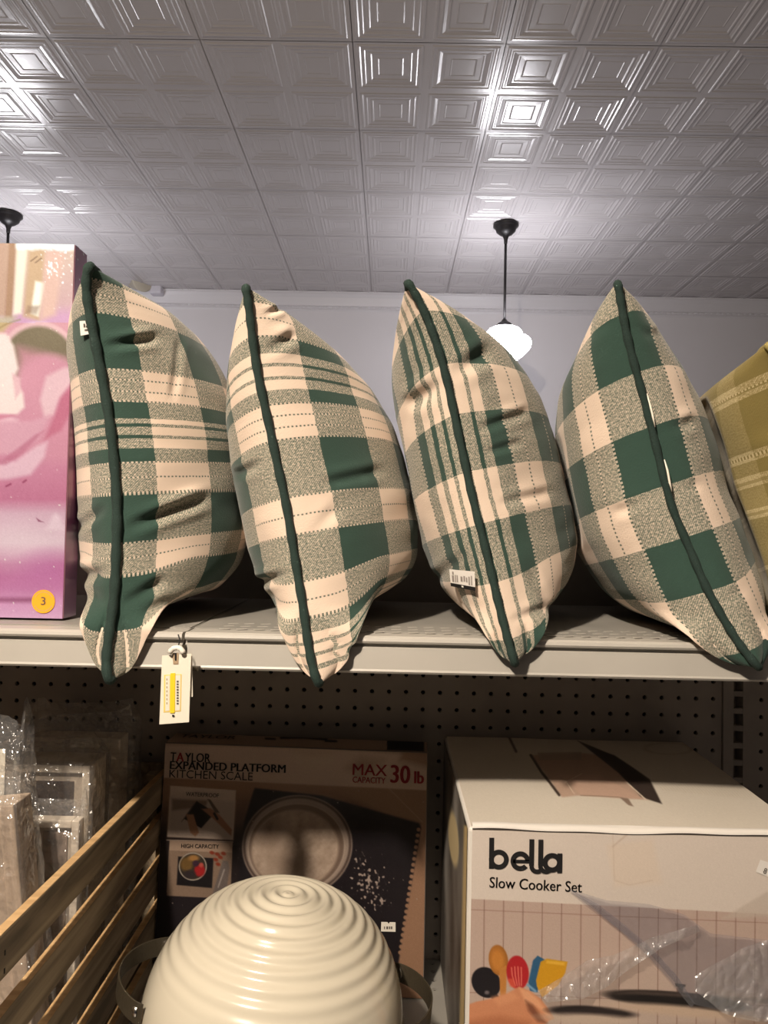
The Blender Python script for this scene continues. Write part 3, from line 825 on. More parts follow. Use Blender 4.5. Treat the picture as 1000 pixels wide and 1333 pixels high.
# ------------------------------------------------------------------ hang tag below the first pillow
ht = empty('hang_tag', at(228, 900, 0.667)); tag(ht, 'cream hang tag with yellow label dangling at the shelf joint', 'tag')
yt = 0.667
C4 = [(211, 853.5), (249, 851), (246, 940), (207.5, 943)]
def card(name, corners, Y, m, th=0.0006):
    w_ = np.array([at(*c_, Y) for c_ in corners]); b_ = w_ + np.array([0, th, 0])
    return MB().add(list(w_) + list(b_), [(0,1,2,3),(7,6,5,4),(0,4,5,1),(1,5,6,2),(2,6,7,3),(3,7,4,0)]).build(name, m, ht)
card('card', C4, yt, M['cream_card'])
card('back_card', [(222, 853), (250, 852), (251, 907), (224, 908)], yt + 0.003, M['cream_card'])
card('printed_label', [(213.5, 878.5), (236.5, 877.5), (235.5, 926), (213, 927.5)], yt - 0.0003, mat('label_yellow_edge', (0.88, 0.66, 0.20), 0.5), 0.0002)
card('label_window', [(215.5, 880), (221, 879.5), (220.5, 925), (215.2, 925.8)], yt - 0.0006, M['cream_card'], 0.0002)
card('label_window', [(228.6, 879), (235, 878.8), (234.2, 924.5), (228.1, 925)], yt - 0.0006, M['cream_card'], 0.0002)
card('label_stripe', [(222, 876.5), (228.2, 876), (227.4, 928), (221.4, 928.5)], yt - 0.0008, M['yellow'], 0.0002)
for i in range(9):
    y = 886 + i * 3.6
    card('tag_print', [(230.0, y), (232.6, y + .2), (232.6, y + 2.4), (230.0, y + 2.2)], yt - 0.0009, M['greyink'], 0.0001)
for i in range(7):
    y = 883 + i * 5.2
    card('tag_print', [(216.6, y), (218.0, y), (218.0, y + 2.6), (216.6, y + 2.6)], yt - 0.0009, mat('label_faint', (0.45, 0.36, 0.2), 0.5) if i == 0 else bpy.data.materials['label_faint'], 0.0001)
card('tag_print', [(224, 930.5), (227, 930.5), (227, 933), (224, 933)], yt - 0.0009, M['ink'], 0.0001)
card('eyelet', [(224.2, 850), (232.6, 850), (232.0, 864.5), (225.5, 864.5)], yt - 0.0006, M['kraft'], 0.0002)
card('eyelet_hole', [(227.2, 850), (230.0, 850), (229.8, 860), (227.6, 860)], yt - 0.0009, M['ink'], 0.0001)
lp = [(221, 850.5), (222.5, 847), (226, 844), (231, 843), (235, 844.5), (238, 848), (238.6, 850.5)]
MB().tube(at([a_[0] for a_ in lp], [a_[1] for a_ in lp], yt - 0.002), 0.0026, 10).build('loop', M['white'], ht, smooth=True)
sp_ = np.array([at(230, 846, yt - 0.001), at(233, 838, yt + 0.002), at(234, 832, yt + 0.004), at(232, 826, yt + 0.006)])
MB().tube(sp_, 0.0007, 6).build('string', M['ink'], ht)

# ------------------------------------------------------------------ pink box on the upper shelf
PB_Y = 0.757
def pink_paint(p):
    p.vgrad([(318, (214, 176, 140)), (395, (206, 158, 140)), (412, (208, 150, 160)), (500, (212, 150, 168)), (560, (206, 140, 160)), (650, (196, 118, 146)), (668, (214, 170, 186)), (706, (226, 190, 202)),
             (735, (190, 110, 150)), (765, (196, 120, 162)), (785, (214, 150, 186)), (812, (222, 168, 200))])
    # whisk wires
    p.poly([(-420, 300), (12, 300), (8, 412), (-420, 415)], (196, 150, 112), 3)
    p.poly([(12, 300), (22, 300), (16, 415), (6, 415)], (176, 128, 84), 2)
    p.poly([(24, 300), (38, 300), (28, 408), (17, 410)], (244, 222, 182), 2.5)
    p.poly([(40, 300), (62, 300), (52, 418), (30, 412)], (204, 160, 110), 3)
    p.poly([(46, 366), (60, 368), (50, 412), (40, 408)], (250, 232, 200), 2)
    p.poly([(62, 300), (88, 300), (72, 410), (52, 418)], (222, 172, 140), 4)
    p.poly([(36, 398), (52, 398), (48, 409), (33, 408)], (150, 110, 74), 2, .6)
    # metal bowl of the whisk, frosting
    p.ell(50, 470, 52, 52, (222, 176, 180), soft=1.5)
    p.ell(50, 474, 47, 49, (128, 112, 92), soft=2.5)
    p.ell(62, 500, 40, 38, (216, 160, 172), soft=6)
    p.poly([(-420, 412), (22, 412), (4, 432), (-420, 452)], (196, 168, 128), 3)
    p.line([(-10, 432), (10, 421), (26, 416)], 2.2, (170, 140, 104), 1)
    p.poly([(24, 452), (98, 470), (98, 600), (20, 600)], (208, 140, 158), 8, .8)
    p.poly([(-420, 428), (8, 434), (18, 450), (24, 480), (18, 492), (30, 512), (32, 530), (22, 540), (-420, 538)], (240, 212, 208), 2.5)
    p.poly([(16, 486), (26, 492), (27, 510), (20, 520)], (226, 178, 184), 2)
    p.poly([(60, 490), (84, 478), (96, 478), (94, 500), (78, 520), (70, 540), (58, 545), (52, 520)], (226, 182, 190), 3)
    p.poly([(94, 498), (96, 530), (80, 560), (58, 572), (72, 538), (78, 518)], (190, 104, 128), 3, .8)
    p.poly([(-420, 538), (6, 540), (24, 546), (22, 566), (-420, 580)], (228, 178, 190), 2.5)
    p.poly([(-420, 528), (22, 540), (-2, 547), (-420, 545)], (202, 120, 142), 2, .8)
    p.poly([(-420, 560), (40, 548), (66, 540), (52, 570), (24, 590), (-420, 620)], (214, 156, 172), 3)
    p.poly([(62, 575), (58, 595), (40, 618), (10, 624), (-420, 640), (-420, 612), (20, 600), (48, 580)], (224, 178, 192), 3)
    p.poly([(-420, 600), (4, 598), (46, 566), (58, 560), (30, 590), (8, 605), (-420, 618)], (186, 108, 132), 2, .7)
    p.line([(8, 633), (14, 630)], 2, (150, 66, 96), .8); p.line([(30, 628), (34, 625)], 2, (150, 66, 96), .8)
    p.poly([(47, 674), (53, 678), (58, 680), (50, 679)], (130, 60, 88), .8)
    p.poly([(68, 672), (72, 668), (78, 672), (84, 690), (60, 690)], (232, 196, 208), 3)
    p.line([(-420, 778), (20, 781), (44, 781)], 6, (140, 72, 104), 3, .75)
    p.ell(20, 710, 60, 26, (232, 200, 208), soft=16, al=.5)
    p.ell(60, 745, 30, 22, (192, 112, 160), soft=14, al=.6)
    # worn white rim, wear glints and painted glare along the top and right edge
    top = 318 + (p.X + 0) * 0.015
    nz = smooth_noise(p.X / 4, p.Y / 4, 5, (1, 2, 3)) * 3
    p.mix(np.clip(1.2 - (p.Y - top - 3 + nz) / 5, 0, 1) * np.clip((p.X - 18) / 6, 0, 1), (252, 248, 236))
    sp = smooth_noise(p.X / 1.1, p.Y / 1.1, 8, (1, 1.6), 10)
    near = np.exp(-((p.X - 86) / 16) ** 2) * np.exp(-np.clip(p.Y - 318, 0, None) / 45) + np.exp(-((p.X - 66) / 9) ** 2) * np.exp(-((p.Y - 350) / 18) ** 2)
    p.mix(np.clip((sp * 1.0 + near * 0.75 - 0.72) * 5, 0, 1), (252, 244, 228))
    p.line([(40, 340), (48, 334)], 1.2, (120, 84, 50), .5); p.line([(46, 342), (54, 336)], 1.2, (120, 84, 50), .5)
    p.c = p.c * np.array([.83, .90, .945]) + 4 * (p.Y < 420)[..., None] * np.array([-1, 1, 6])
    p.noise(4, 30, 9); p.grain(2.0, 4)
def pink_side(p):
    p.vgrad([(318, (150, 84, 110)), (345, (170, 92, 128)), (410, (196, 120, 160)), (520, (200, 140, 165)), (600, (184, 110, 140)), (690, (150, 80, 118)), (694, (214, 176, 190)), (740, (196, 130, 168)), (810, (216, 176, 200))])
    sp = smooth_noise(p.X / 1.0, p.Y / 1.2, 18, (1, 1.6), 10)
    p.mix(np.clip((sp + 0.5 * np.exp(-np.clip(p.Y - 318, 0, None) / 30) - 0.75) * 6, 0, 1), (250, 240, 230))
    p.c *= np.array([.84, .9, .95])
A0 = at(95.5, 318, PB_Y); B0 = at(84, 811, PB_Y)
xr = (A0[0] + B0[0]) / 2; ztop = A0[2]
zb = UH + 0.0035
pb = empty('boxed_mixer', (xr - 0.15, PB_Y + 0.02, zb)); tag(pb, 'tall pink box printed with frosting and a whisk, left end of the shelf', 'box')
MB().box((xr - 0.30, PB_Y, zb), (xr, PB_Y + 0.030, ztop)).build('carton', mat('pink_board', (0.55, 0.28, 0.36), 0.5), pb, bevel=0.0012)
painted_panel('front_print', (xr - 0.2995, PB_Y - 0.0006, ztop - 0.0003), (0.299, 0, 0), (0, 0, -(ztop - zb) + 0.0006), 270, 380, pink_paint, M['gloss_paint'], pb)
painted_panel('side_print', (xr + 0.0006, PB_Y + 0.0005, ztop - 0.0005), (0, 0.029, 0), (0, 0, -(ztop - zb) + 0.001), 30, 300, pink_side, M['gloss_paint'], pb)
sc_ = at(56.5, 783, PB_Y - 0.0012)
mb = MB(); n_ = 40
P = np.array([[sc_ + np.array([r_ * math.cos(t), -h_, r_ * math.sin(t)]) for t in np.linspace(0, 2*math.pi, n_, endpoint=False)] for r_, h_ in ((0.0128, 0), (0.0128, 0.0003), (0.0001, 0.0003))])
st_ = mb.grid(P, close_u=True).build('round_sticker', M['orange'], pb); st_['label'] = 'orange round sticker with a 3'
PP = np.array([0, PB_Y - 0.0016, 0])
text('sticker_number', '3', M['greyink'], pb, PP, (1, 0, 0), (0, 0, 1), (53.3, 787.2), (59.3, 787.3), 10.2, 0.0)
for k, (a0, a1, rr_) in enumerate(((150, 30, 13.2), (210, 330, 13.2))):
    for i in range(14):
        t = math.radians(a0 + (a1 - a0) * i / 13)
        c_ = np.array([56.5 + 12.2 * math.cos(t), 783 - 12.2 * math.sin(t)])
        w_ = at(c_[0], c_[1], PB_Y - 0.0016)
        MB().box((w_[0] - .0005, w_[1] - .0001, w_[2] - .0005), (w_[0] + .0005, w_[1], w_[2] + .0005)).build('sticker_rim_print', bpy.data.materials['label_faint'], pb)

# ------------------------------------------------------------------ kitchen scale box
TY = 0.958
a = onplane(215, 967, (0, 0.976, 0), (0.045, 1, 0)); b = onplane(557, 979, (0, 0.976, 0), (0.045, 1, 0))
tilt = 0.022 / 0.30
rt = b - a; rt[2] = 0; Wt = np.linalg.norm(rt) * 1.0; rt /= np.linalg.norm(rt)
topz = (a[2] + b[2]) / 2
ht_ = topz - (LH + 0.001)
nb = np.array([-rt[1], rt[0], 0]) # towards the back
if nb[1] < 0: nb = -nb
dn = np.array([0, 0, -1]) - nb * tilt          # down the leaning front face
TL = np.array([a[0], a[1], topz])
tb = empty('boxed_kitchen_scale', TL + rt * Wt / 2 + dn * ht_); tag(tb, 'kitchen scale box leaning on the pegboard behind the cream bowl', 'box')
dnl = dn * ht_
MB().frame_box(TL + dnl + nb * 0.0, rt * Wt, nb * 0.045, -dnl).build('carton', mat('scale_board', (0.30, 0.25, 0.22), 0.5), tb, bevel=0.001)
nf_ = np.cross(rt, -dn); nf_ /= np.linalg.norm(nf_)
if nf_[1] > 0: nf_ = -nf_
def scale_paint(p):
    W_ = (205, 178, 158)
    p.fill((150, 118, 96))
    p.vgrad([(960, (150, 120, 100)), (1030, (158, 124, 100)), (1060, (110, 84, 72)), (1095, (44, 34, 36)), (1240, (34, 26, 30)), (1320, (30, 24, 28))])
    wood = smooth_noise(p.X / 70, p.Y / 3.5, 12, (1, 2, 3))
    p.c += (10 * wood)[..., None] * (p.Y < 1100)[..., None]
    # right hand tablecloth strip
    p.poly([(556, 970), (556, 1330), (505, 1330), (519, 1240), (548, 1072), (500, 1030), (470, 1000)], (172, 134, 108), 2)
    p.poly([(440, 1030), (552, 1000), (560, 1075), (500, 1060)], (160, 128, 104), 4)
    # dark mat with scalloped edge
    p.poly([(330, 1030), (332, 1026), (420, 1036), (545, 1072), (548, 1078), (521, 1240), (505, 1340), (200, 1340), (200, 1165), (308, 1165), (318, 1070)], (30, 24, 30), 1.5)
    for i in range(22):
        t = i / 21
        p.ell(545 - 24 * t, 1080 + 160 * t, 2.6, 2.6, (172, 134, 108), soft=.6)
    # header band, lightened to offset the shelf's shade
    p.poly([(205, 965), (560, 979), (560, 1029), (205, 1012)], (214, 192, 178), 1.2, .94)
    p.poly([(205, 950), (560, 962), (560, 984), (440, 975), (380, 973), (205, 969)], (168, 142, 124), 3, .8)
    p.ell(408, 985, 27, 17, (212, 192, 174), soft=3); p.ell(408, 975, 28, 10, (205, 182, 164), soft=3)
    p.poly([(450, 1000), (470, 985), (500, 990), (470, 1012)], (168, 140, 120), 6, .6)
    p.poly([(525, 975), (560, 978), (560, 1000), (520, 990)], (150, 116, 92), 5, .7)
    p.line([(455, 985), (470, 1010), (500, 1020), (530, 1050), (550, 1070)], 1.0, (206, 182, 164), .8, .5)
    # the pan of flour
    p.ell(387, 1101, 72, 66, (176, 160, 150), rot=-8, soft=1); p.ring(387, 1101, 69, 63, 3, (92, 76, 70), rot=-8, soft=1.2); p.ell(386, 1103, 64, 58, (132, 112, 100), rot=-8, soft=1.2)
    p.ring(386, 1103, 63, 57, 2.2, (205, 190, 178), rot=-8, soft=1, al=.8)
    p.ell(384, 1105, 57, 51, (196, 176, 160), rot=-8, soft=2)
    gr = smooth_noise(p.X / 3.0, p.Y / 3.0, 31, (1, 2, 3), 8); inn = p.ell_d(384, 1105, 55, 49, -8) < 0
    p.c += (24 * gr)[..., None] * inn[..., None]
    dk = np.exp(-((p.X - 352) / 16) ** 2 - ((p.Y - 1080) / 22) ** 2) + np.exp(-((p.X - 372) / 22) ** 2 - ((p.Y - 1125) / 16) ** 2) * .7
    p.mix(np.clip(dk * (0.55 + .5 * gr), 0, 1) * inn * .75, (104, 84, 72))
    # spilled flour on the mat
    sp = smooth_noise(p.X / 1.3, p.Y / 1.3, 44, (1, 1.7), 10)
    near = np.exp(-((p.X - 480) / 24) ** 2 - ((p.Y - 1148) / 26) ** 2) + .7 * np.exp(-((p.X - 496) / 14) ** 2 - ((p.Y - 1175) / 10) ** 2) + .5 * np.exp(-((p.X - 470) / 12) ** 2 - ((p.Y - 1118) / 10) ** 2)
    p.mix(np.clip((sp + near * .8 - .72) * 4, 0, 1), (188, 172, 164))
    # inset pictures, upper lightened and lower muted to level out the shelf's shadow
    p.poly([(222, 1023), (307, 1029), (303, 1093), (218, 1089)], (222, 204, 192), .6)
    p.poly([(222, 1037), (306, 1043), (303, 1093), (219, 1088)], (200, 184, 174), 3)
    p.poly([(224, 1040), (270, 1042), (268, 1050), (224, 1055)], (110, 90, 78), 2, .7)
    p.poly([(240, 1066), (256, 1043), (280, 1058), (262, 1078)], (22, 17, 18), .8)
    p.poly([(236, 1070), (250, 1050), (256, 1043), (240, 1066)], (70, 58, 60), .8)
    p.poly([(242, 1060), (252, 1060), (259, 1084), (254, 1089), (248, 1084)], (176, 132, 104), 1)
    p.poly([(262, 1053), (274, 1052), (285, 1060), (302, 1080), (301, 1088), (278, 1066)], (166, 120, 96), 1)
    p.line([(279, 1059), (283, 1066)], 3, (24, 20, 22), .6)
    p.poly([(270, 1040), (274, 1041), (286, 1058), (280, 1058)], (96, 84, 76), .8)
    p.line([(222, 1023), (307, 1029), (303, 1093), (218, 1089), (222, 1023)], .8, (206, 186, 170), .5)
    p.poly([(221, 1094), (303, 1097), (300, 1154), (217, 1162)], (182, 158, 140), .6)
    p.poly([(220, 1107), (302, 1110), (300, 1170), (217, 1166)], (146, 124, 108), .8)
    p.poly([(232, 1115), (278, 1117), (276, 1156), (230, 1152)], (24, 20, 24), .8)
    p.ell(251, 1128, 18, 18, (60, 52, 44), soft=.8); p.ring(251, 1128, 17.5, 17.5, 1.4, (190, 182, 172), soft=.6)
    p.ell(243, 1125, 8, 9, (120, 92, 50), soft=2); p.ell(252, 1117, 7, 4, (176, 130, 74), soft=1.5); p.ell(260, 1133, 7, 8, (176, 34, 38), soft=1.5); p.ell(247, 1138, 7, 5, (52, 44, 48), soft=2)
    p.ell(262, 1126, 3, 3, (200, 90, 80), soft=1); p.ell(255, 1124, 4, 4, (62, 40, 60), soft=1)
    for (x, y) in ((276, 1110), (283, 1112), (291, 1111), (287, 1116), (281, 1119), (284, 1125)): p.ell(x, y, 3.2, 2.2, (140, 56, 36), rot=20, soft=.8)
    p.poly([(290, 1120), (297, 1121), (299, 1130), (295, 1160), (276, 1166)], (116, 106, 104), 1); p.line([(292, 1132), (284, 1155)], 1.6, (176, 168, 166), .6)
    p.line([(217, 1093.5), (303, 1096)], 1.2, (204, 184, 168), .5)
    p.grain(3, 9)
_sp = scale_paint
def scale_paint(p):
    _sp(p); k_ = np.interp(p.Y, [1010, 1100], [1.0, .84])[..., None]; p.c *= k_ * np.array([1.0, 0.985, 0.97])  # print dimmed downward in the colour to offset the shelf's shadow edge
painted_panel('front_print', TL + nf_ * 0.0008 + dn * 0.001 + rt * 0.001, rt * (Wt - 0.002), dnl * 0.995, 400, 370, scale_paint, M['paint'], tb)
def scale_top(p):
    p.fill((176, 152, 134)); p.grain(3, 3)
    p.poly([(504, 960), (552, 962), (552, 978), (504, 976)], (26, 22, 22), .6)
    for i, x in enumerate((346, 352, 390, 398, 420, 428)):
        pass
    p.line([(346, 961.5), (358, 962)], 2.2, (30, 24, 24), .8); p.line([(366, 960.5), (395, 960), (425, 962.5)], 2.6, (40, 32, 30), 1); p.line([(424, 964.5), (438, 965)], 2.2, (30, 24, 24), .8)
painted_panel('top_print', TL + nb * 0.0445 + np.array([0, 0, 0.0006]) + rt * 0.001, rt * (Wt - 0.002), -nb * 0.044, 260, 24, scale_top, M['paint'], tb)
Pp = TL + nf_ * 0.0012; up_ = -dn / np.linalg.norm(dn)
T_ = lambda nm, s_, m_, p0_, p1_, h_=None, b_=0.0: text(nm, s_, m_, tb, Pp, rt, up_, p0_, p1_, h_, b_)
T_('brand_print', 'T', M['ink'], (221.5, 990.5), (229, 991), 11, .02)
T_('brand_print', 'YLOR', M['ink'], (240.5, 991.2), (274, 992.5), 11, .02)
T_('brand_print', 'A', M['redink'], (229.5, 990.9), (239.5, 991.2), 11, .03)
T_('title_print', 'EXPANDED PLATFORM', M['ink'], (221, 1000.8), (372, 1006.0), 10, .03)
T_('title_print', 'KITCHEN SCALE', M['ink'], (220.5, 1012.0), (329, 1016.0), 10, -.004)
T_('capacity_print', 'MAX', M['redink'], (459, 1008.5), (504, 1010.3), 14, .012)
T_('capacity_print', 'CAPACITY', M['redink'], (459, 1018.5), (502, 1020.2), 7.5, .02)
T_('capacity_print', '30', M['redink'], (508, 1018.5), (534, 1019.8), 22, .03)
T_('capacity_print', 'lb', M['redink'], (539, 1019.5), (552, 1020), 15, .04)
T_('caption_print', 'WATERPROOF', M['ink'], (242, 1036), (285, 1038.2), 5, .01)
T_('caption_print', 'HIGH CAPACITY', M['ink'], (236, 1103.5), (285, 1104.5), 5, .01)
# stray lettering on the carton's top flap
TtP = TL + np.array([0, 0, 0.0012])
text('flap_print', 'TAYLOR', M['greyink'], tb, TtP, rt, nb, (233, 960), (306, 962.5), None, .01)
# little price tag
sw = lambda nm, pts, m_, li=0.0016: MB().add([onplane(*np.array(q_, float), TL + nf_ * li, nf_) for q_ in pts], [(0, 1, 2, 3)]).build(nm, m_, tb)
sw('price_sticker', [(496.5, 1200), (515, 1200.5), (515, 1213), (496, 1212.5)], M['white'])
for (x, w_) in ((500, 1.2), (503, 2.4), (506.5, 1.6), (509, 1.8)):
    sw('sticker_print', [(x, 1206), (x + w_, 1206), (x + w_, 1209.5), (x, 1209.5)], M['greyink'], 0.002)
sw('sticker_print', [(504.5, 1200), (507.5, 1200), (506.6, 1202), (505.4, 1202)], M['ink'], 0.002)

# ------------------------------------------------------------------ slow cooker box
BYF, BYB = 0.72, 1.033
tl = at(610, 1072, BYF); bz = LH + 0.001; bt = tl[2]
bx0 = tl[0]; bx1 = at(890, 966, BYB)[0]
bb = empty('boxed_slow_cooker', ((bx0 + bx1) / 2, (BYF + BYB) / 2, bz)); tag(bb, 'large white slow cooker box with torn clear film, right of the bowl', 'box')
eb = 0.004
MB().box((bx0, BYF, bz), (bx1, BYB, bt - eb)).build('carton', M['card'], bb, bevel=0.004, seg=3)
# side, front and top prints
def bella_front(p):
    p.fill((214, 202, 192))
    p.noise(2.5, 60, 3)
    tile0 = lambda x: 1171 + (x - 612) * 0.052      # lower edge of the white band
    d_ = p.Y - (1170 + (p.X - 612) * 0.0515)
    m_ = np.clip(0.5 + d_ / 1.2, 0, 1)
    p.vgrad([(1165, (186, 163, 152)), (1260, (190, 168, 156)), (1333, (188, 168, 156)), (1400, (175, 152, 138))], m_)
    # tile joints
    for i in range(18):
        x = 630.5 + i * 25.2
        lm = np.clip(1.1 - np.abs(p.X - x + (p.Y - 1180) * 0.008) / 0.9, 0, 1) * m_
        p.mix(lm * .75, (120, 86, 74))
    for k in range(3):
        y0 = 1184 + k * 108
        lm = np.clip(1.1 - np.abs(p.Y - y0 - (p.X - 612) * 0.045) / 0.8, 0, 1) * m_
        p.mix(lm * .6, (130, 94, 82))
    # pale panel at the right of the white band
    p.poly([(940, 1196), (1000, 1160), (1060, 1150), (1060, 1190)], (192, 178, 166), 2, .7)
    p.poly([(790, 1100), (850, 1092), (862, 1150), (800, 1155)], (218, 198, 178), 4, .4)
    p.line([(798, 1086), (800, 1146), (820, 1152), (850, 1146)], 1.0, (190, 168, 150), .8, .5)
    p.line([(798, 1102), (812, 1090), (824, 1080)], 2.0, (188, 166, 150), 1, .6)
    # utensils
    p.ell(633, 1279, 18, 21, (22, 18, 24), rot=-35, soft=.7); p.poly([(640, 1285), (652, 1300), (655, 1304), (640, 1300)], (22, 18, 24), .8)
    p.ell(634, 1292, 3, 2.5, (150, 140, 140), soft=1.2, al=.7)
    p.ell(649, 1250, 12.5, 20, (160, 100, 40), rot=-8, soft=.7); p.ell(648, 1250, 9, 15, (196, 128, 56), rot=-8, soft=3)
    p.poly([(650, 1262), (660, 1256), (659, 1290), (657, 1312), (652, 1312)], (192, 126, 60), .8)
    p.ell(674, 1266, 14.5, 22, (176, 34, 40), rot=-6, soft=.7)
    for i in range(4):
        p.line([(666 + i * 4.2, 1258 + abs(i - 1.5)), (667 + i * 4.0, 1270), (671 + i * 2.6, 1283)], 1.4, (226, 128, 110), .5, .9)
    p.poly([(660, 1274), (668, 1274), (673, 1288), (664, 1284)], (220, 100, 70), 1.5, .7)
    p.poly([(694, 1250), (700, 1244), (709, 1249), (702, 1276), (700, 1292), (690, 1290), (688, 1278)], (46, 92, 128), .7)
    p.line([(687, 1282), (697, 1290)], 3, (120, 160, 190), 1)
    p.poly([(704, 1252), (712, 1248), (739, 1252), (736, 1266), (727, 1282), (712, 1294), (706, 1298), (699, 1284), (698, 1276)], (206, 150, 30), .7)
    p.poly([(712, 1250), (736, 1253), (735, 1257), (711, 1254)], (226, 176, 60), 1)
    # the hand
    sk = (206, 138, 100)
    p.poly([(604, 1310), (620, 1304), (640, 1300), (660, 1294), (676, 1284), (690, 1290), (704, 1300), (716, 1316), (722, 1326), (716, 1328), (706, 1336), (604, 1345)], sk, 1.2)
    p.poly([(676, 1286), (688, 1290), (700, 1300), (712, 1316), (719, 1326), (712, 1322), (698, 1310), (684, 1306)], (226, 164, 124), 2)
    p.poly([(684, 1302), (694, 1308), (704, 1322), (712, 1332), (700, 1330), (688, 1316)], (120, 70, 50), 2.5, .85)
    p.poly([(604, 1330), (650, 1322), (690, 1330), (690, 1345), (604, 1345)], (176, 108, 74), 5, .8)
    p.poly([(640, 1298), (668, 1290), (676, 1300), (650, 1310)], (218, 152, 112), 3, .8)
    # black lids and glass lid
    p.ell(880, 1302, 92, 11, (42, 34, 32), rot=5, soft=1.2); p.ell(885, 1306, 84, 8, (24, 20, 20), rot=5, soft=1.5)
    p.poly([(793, 1294), (830, 1294), (970, 1303), (1010, 1308), (1010, 1300), (960, 1298), (830, 1290)], (96, 82, 74), 2, .55)
    p.ell(770, 1318, 56, 8.5, (40, 32, 32), rot=3, soft=1.5)
    p.ell(770, 1327, 58, 7, (196, 176, 160), rot=3, soft=3)
    p.ell(886, 1316, 96, 7, (196, 172, 152), rot=5, soft=3)
    p.poly([(882, 1281), (890, 1282), (889, 1294), (883, 1294)], (70, 58, 54), 1, .8); p.poly([(879, 1280), (893, 1282), (892, 1285), (880, 1284)], (60, 50, 46), .8)
    p.poly([(600, 1345), (1060, 1330), (1060, 1400), (600, 1400)], (170, 140, 122), 6, .8)
    p.grain(2.0, 5)
painted_panel('front_print', (bx0 + 0.004, BYF - 0.0008, bt - 0.006), (bx1 - bx0 - 0.008, 0, 0), (0, 0, -(bt - bz) + 0.010), 440, 420, bella_front, M['paint'], bb)
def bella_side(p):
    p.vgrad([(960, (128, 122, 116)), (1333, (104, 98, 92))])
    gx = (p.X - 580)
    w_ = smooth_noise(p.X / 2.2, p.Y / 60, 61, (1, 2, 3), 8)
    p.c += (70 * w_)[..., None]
    p.ell(590.5, 1092, 6.5, 36, (228, 206, 160), rot=-4, soft=1)
    p.poly([(604, 1075), (614, 1075), (608, 1345), (598, 1345)], (206, 180, 130), 1.5)
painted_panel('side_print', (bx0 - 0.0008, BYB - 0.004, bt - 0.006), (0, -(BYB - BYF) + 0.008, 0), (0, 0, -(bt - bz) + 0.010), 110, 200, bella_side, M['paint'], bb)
def bella_top(p):
    p.fill((212, 203, 190)); p.noise(3, 50, 71)
    p.poly([(691, 985), (760, 982), (790, 985), (846, 1044), (752, 1038), (732, 1040)], (188, 160, 142), 1.2)
    p.poly([(728, 1012), (780, 1012), (838, 1043), (756, 1037)], (198, 166, 148), 1, .8)
    p.poly([(700, 981), (757, 980), (757, 991), (702, 992)], (168, 150, 136), 1, .8)
    p.line([(691, 985), (705, 1008), (728, 1037)], 3.4, (70, 58, 52), .8)
    p.poly([(752, 964), (788, 980), (800, 985), (846, 1018), (862, 1049), (852, 1046), (834, 1040), (806, 1010)], (58, 48, 44), 1)
    p.line([(816, 1022), (840, 1043)], 1.6, (222, 206, 188), .6)
    p.poly([(806, 1040), (818, 1042), (825, 1052), (818, 1050)], (140, 120, 106), .7)
    p.line([(662, 958), (672, 980)], 3, (96, 84, 76), 1)
    p.line([(805, 1040), (756, 1038)], 1.0, (150, 126, 110), .5)
    p.line([(736, 1020), (748, 1036)], .9, (226, 208, 190), .4); p.line([(736, 1022), (758, 1010)], .9, (226, 208, 190), .4)
    p.ring(870, 975, 30, 8, 1.4, (170, 156, 140), soft=1, al=.5)
    for i in range(40):
        x = 850 + i * 4.2
        p.line([(x, 1018 + i * .3), (x + 14, 1032 + i * .3)], .8, (196, 182, 162), .4, .5)
    p.grain(2, 6)
wob_top = lambda U, V: 0.0035 * np.sin(math.pi * U) * np.sin(math.pi * np.clip(V, 0, 1)) + 0.0012 * smooth_noise(U * 9, V * 7, 81)
painted_panel('top_print', (bx0 + 0.003, BYB - 0.003, bt - eb + 0.0008), (bx1 - bx0 - 0.006, 0, 0), (0, -(BYB - BYF) + 0.006, 0), 300, 200, bella_top, M['paint'], bb, wob=wob_top)
# front closing flap edge: a slightly lifted board edge with a dark gap under it
U = np.linspace(0, 1, 60)
wob = 0.0009 * np.sin(U * 9 + 1) + 0.0006 * np.sin(U * 23)
xs = bx0 + 0.004 + U * (bx1 - bx0 - 0.006)
P = np.stack([np.stack([xs, np.full(60, BYF - 0.0012) , bt - 0.0062 + wob * .6], 1), np.stack([xs, np.full(60, BYF - 0.0016), bt - 0.0044 + wob], 1)])
MB().grid(P).build('flap_gap', mat('board_shadow_gap', (0.07, 0.055, 0.045), 0.8), bb)
P = np.stack([np.stack([xs, np.full(60, BYF + 0.007), np.full(60, bt - 0.0010)], 1), np.stack([xs, np.full(60, BYF + 0.004), bt - 0.0006 + wob], 1), np.stack([xs, np.full(60, BYF - 0.0018), bt - 0.0018 + wob], 1), np.stack([xs, np.full(60, BYF - 0.0022), bt - 0.0046 + wob], 1)])
MB().grid(P).build('closing_flap', M['card'], bb, smooth=True)
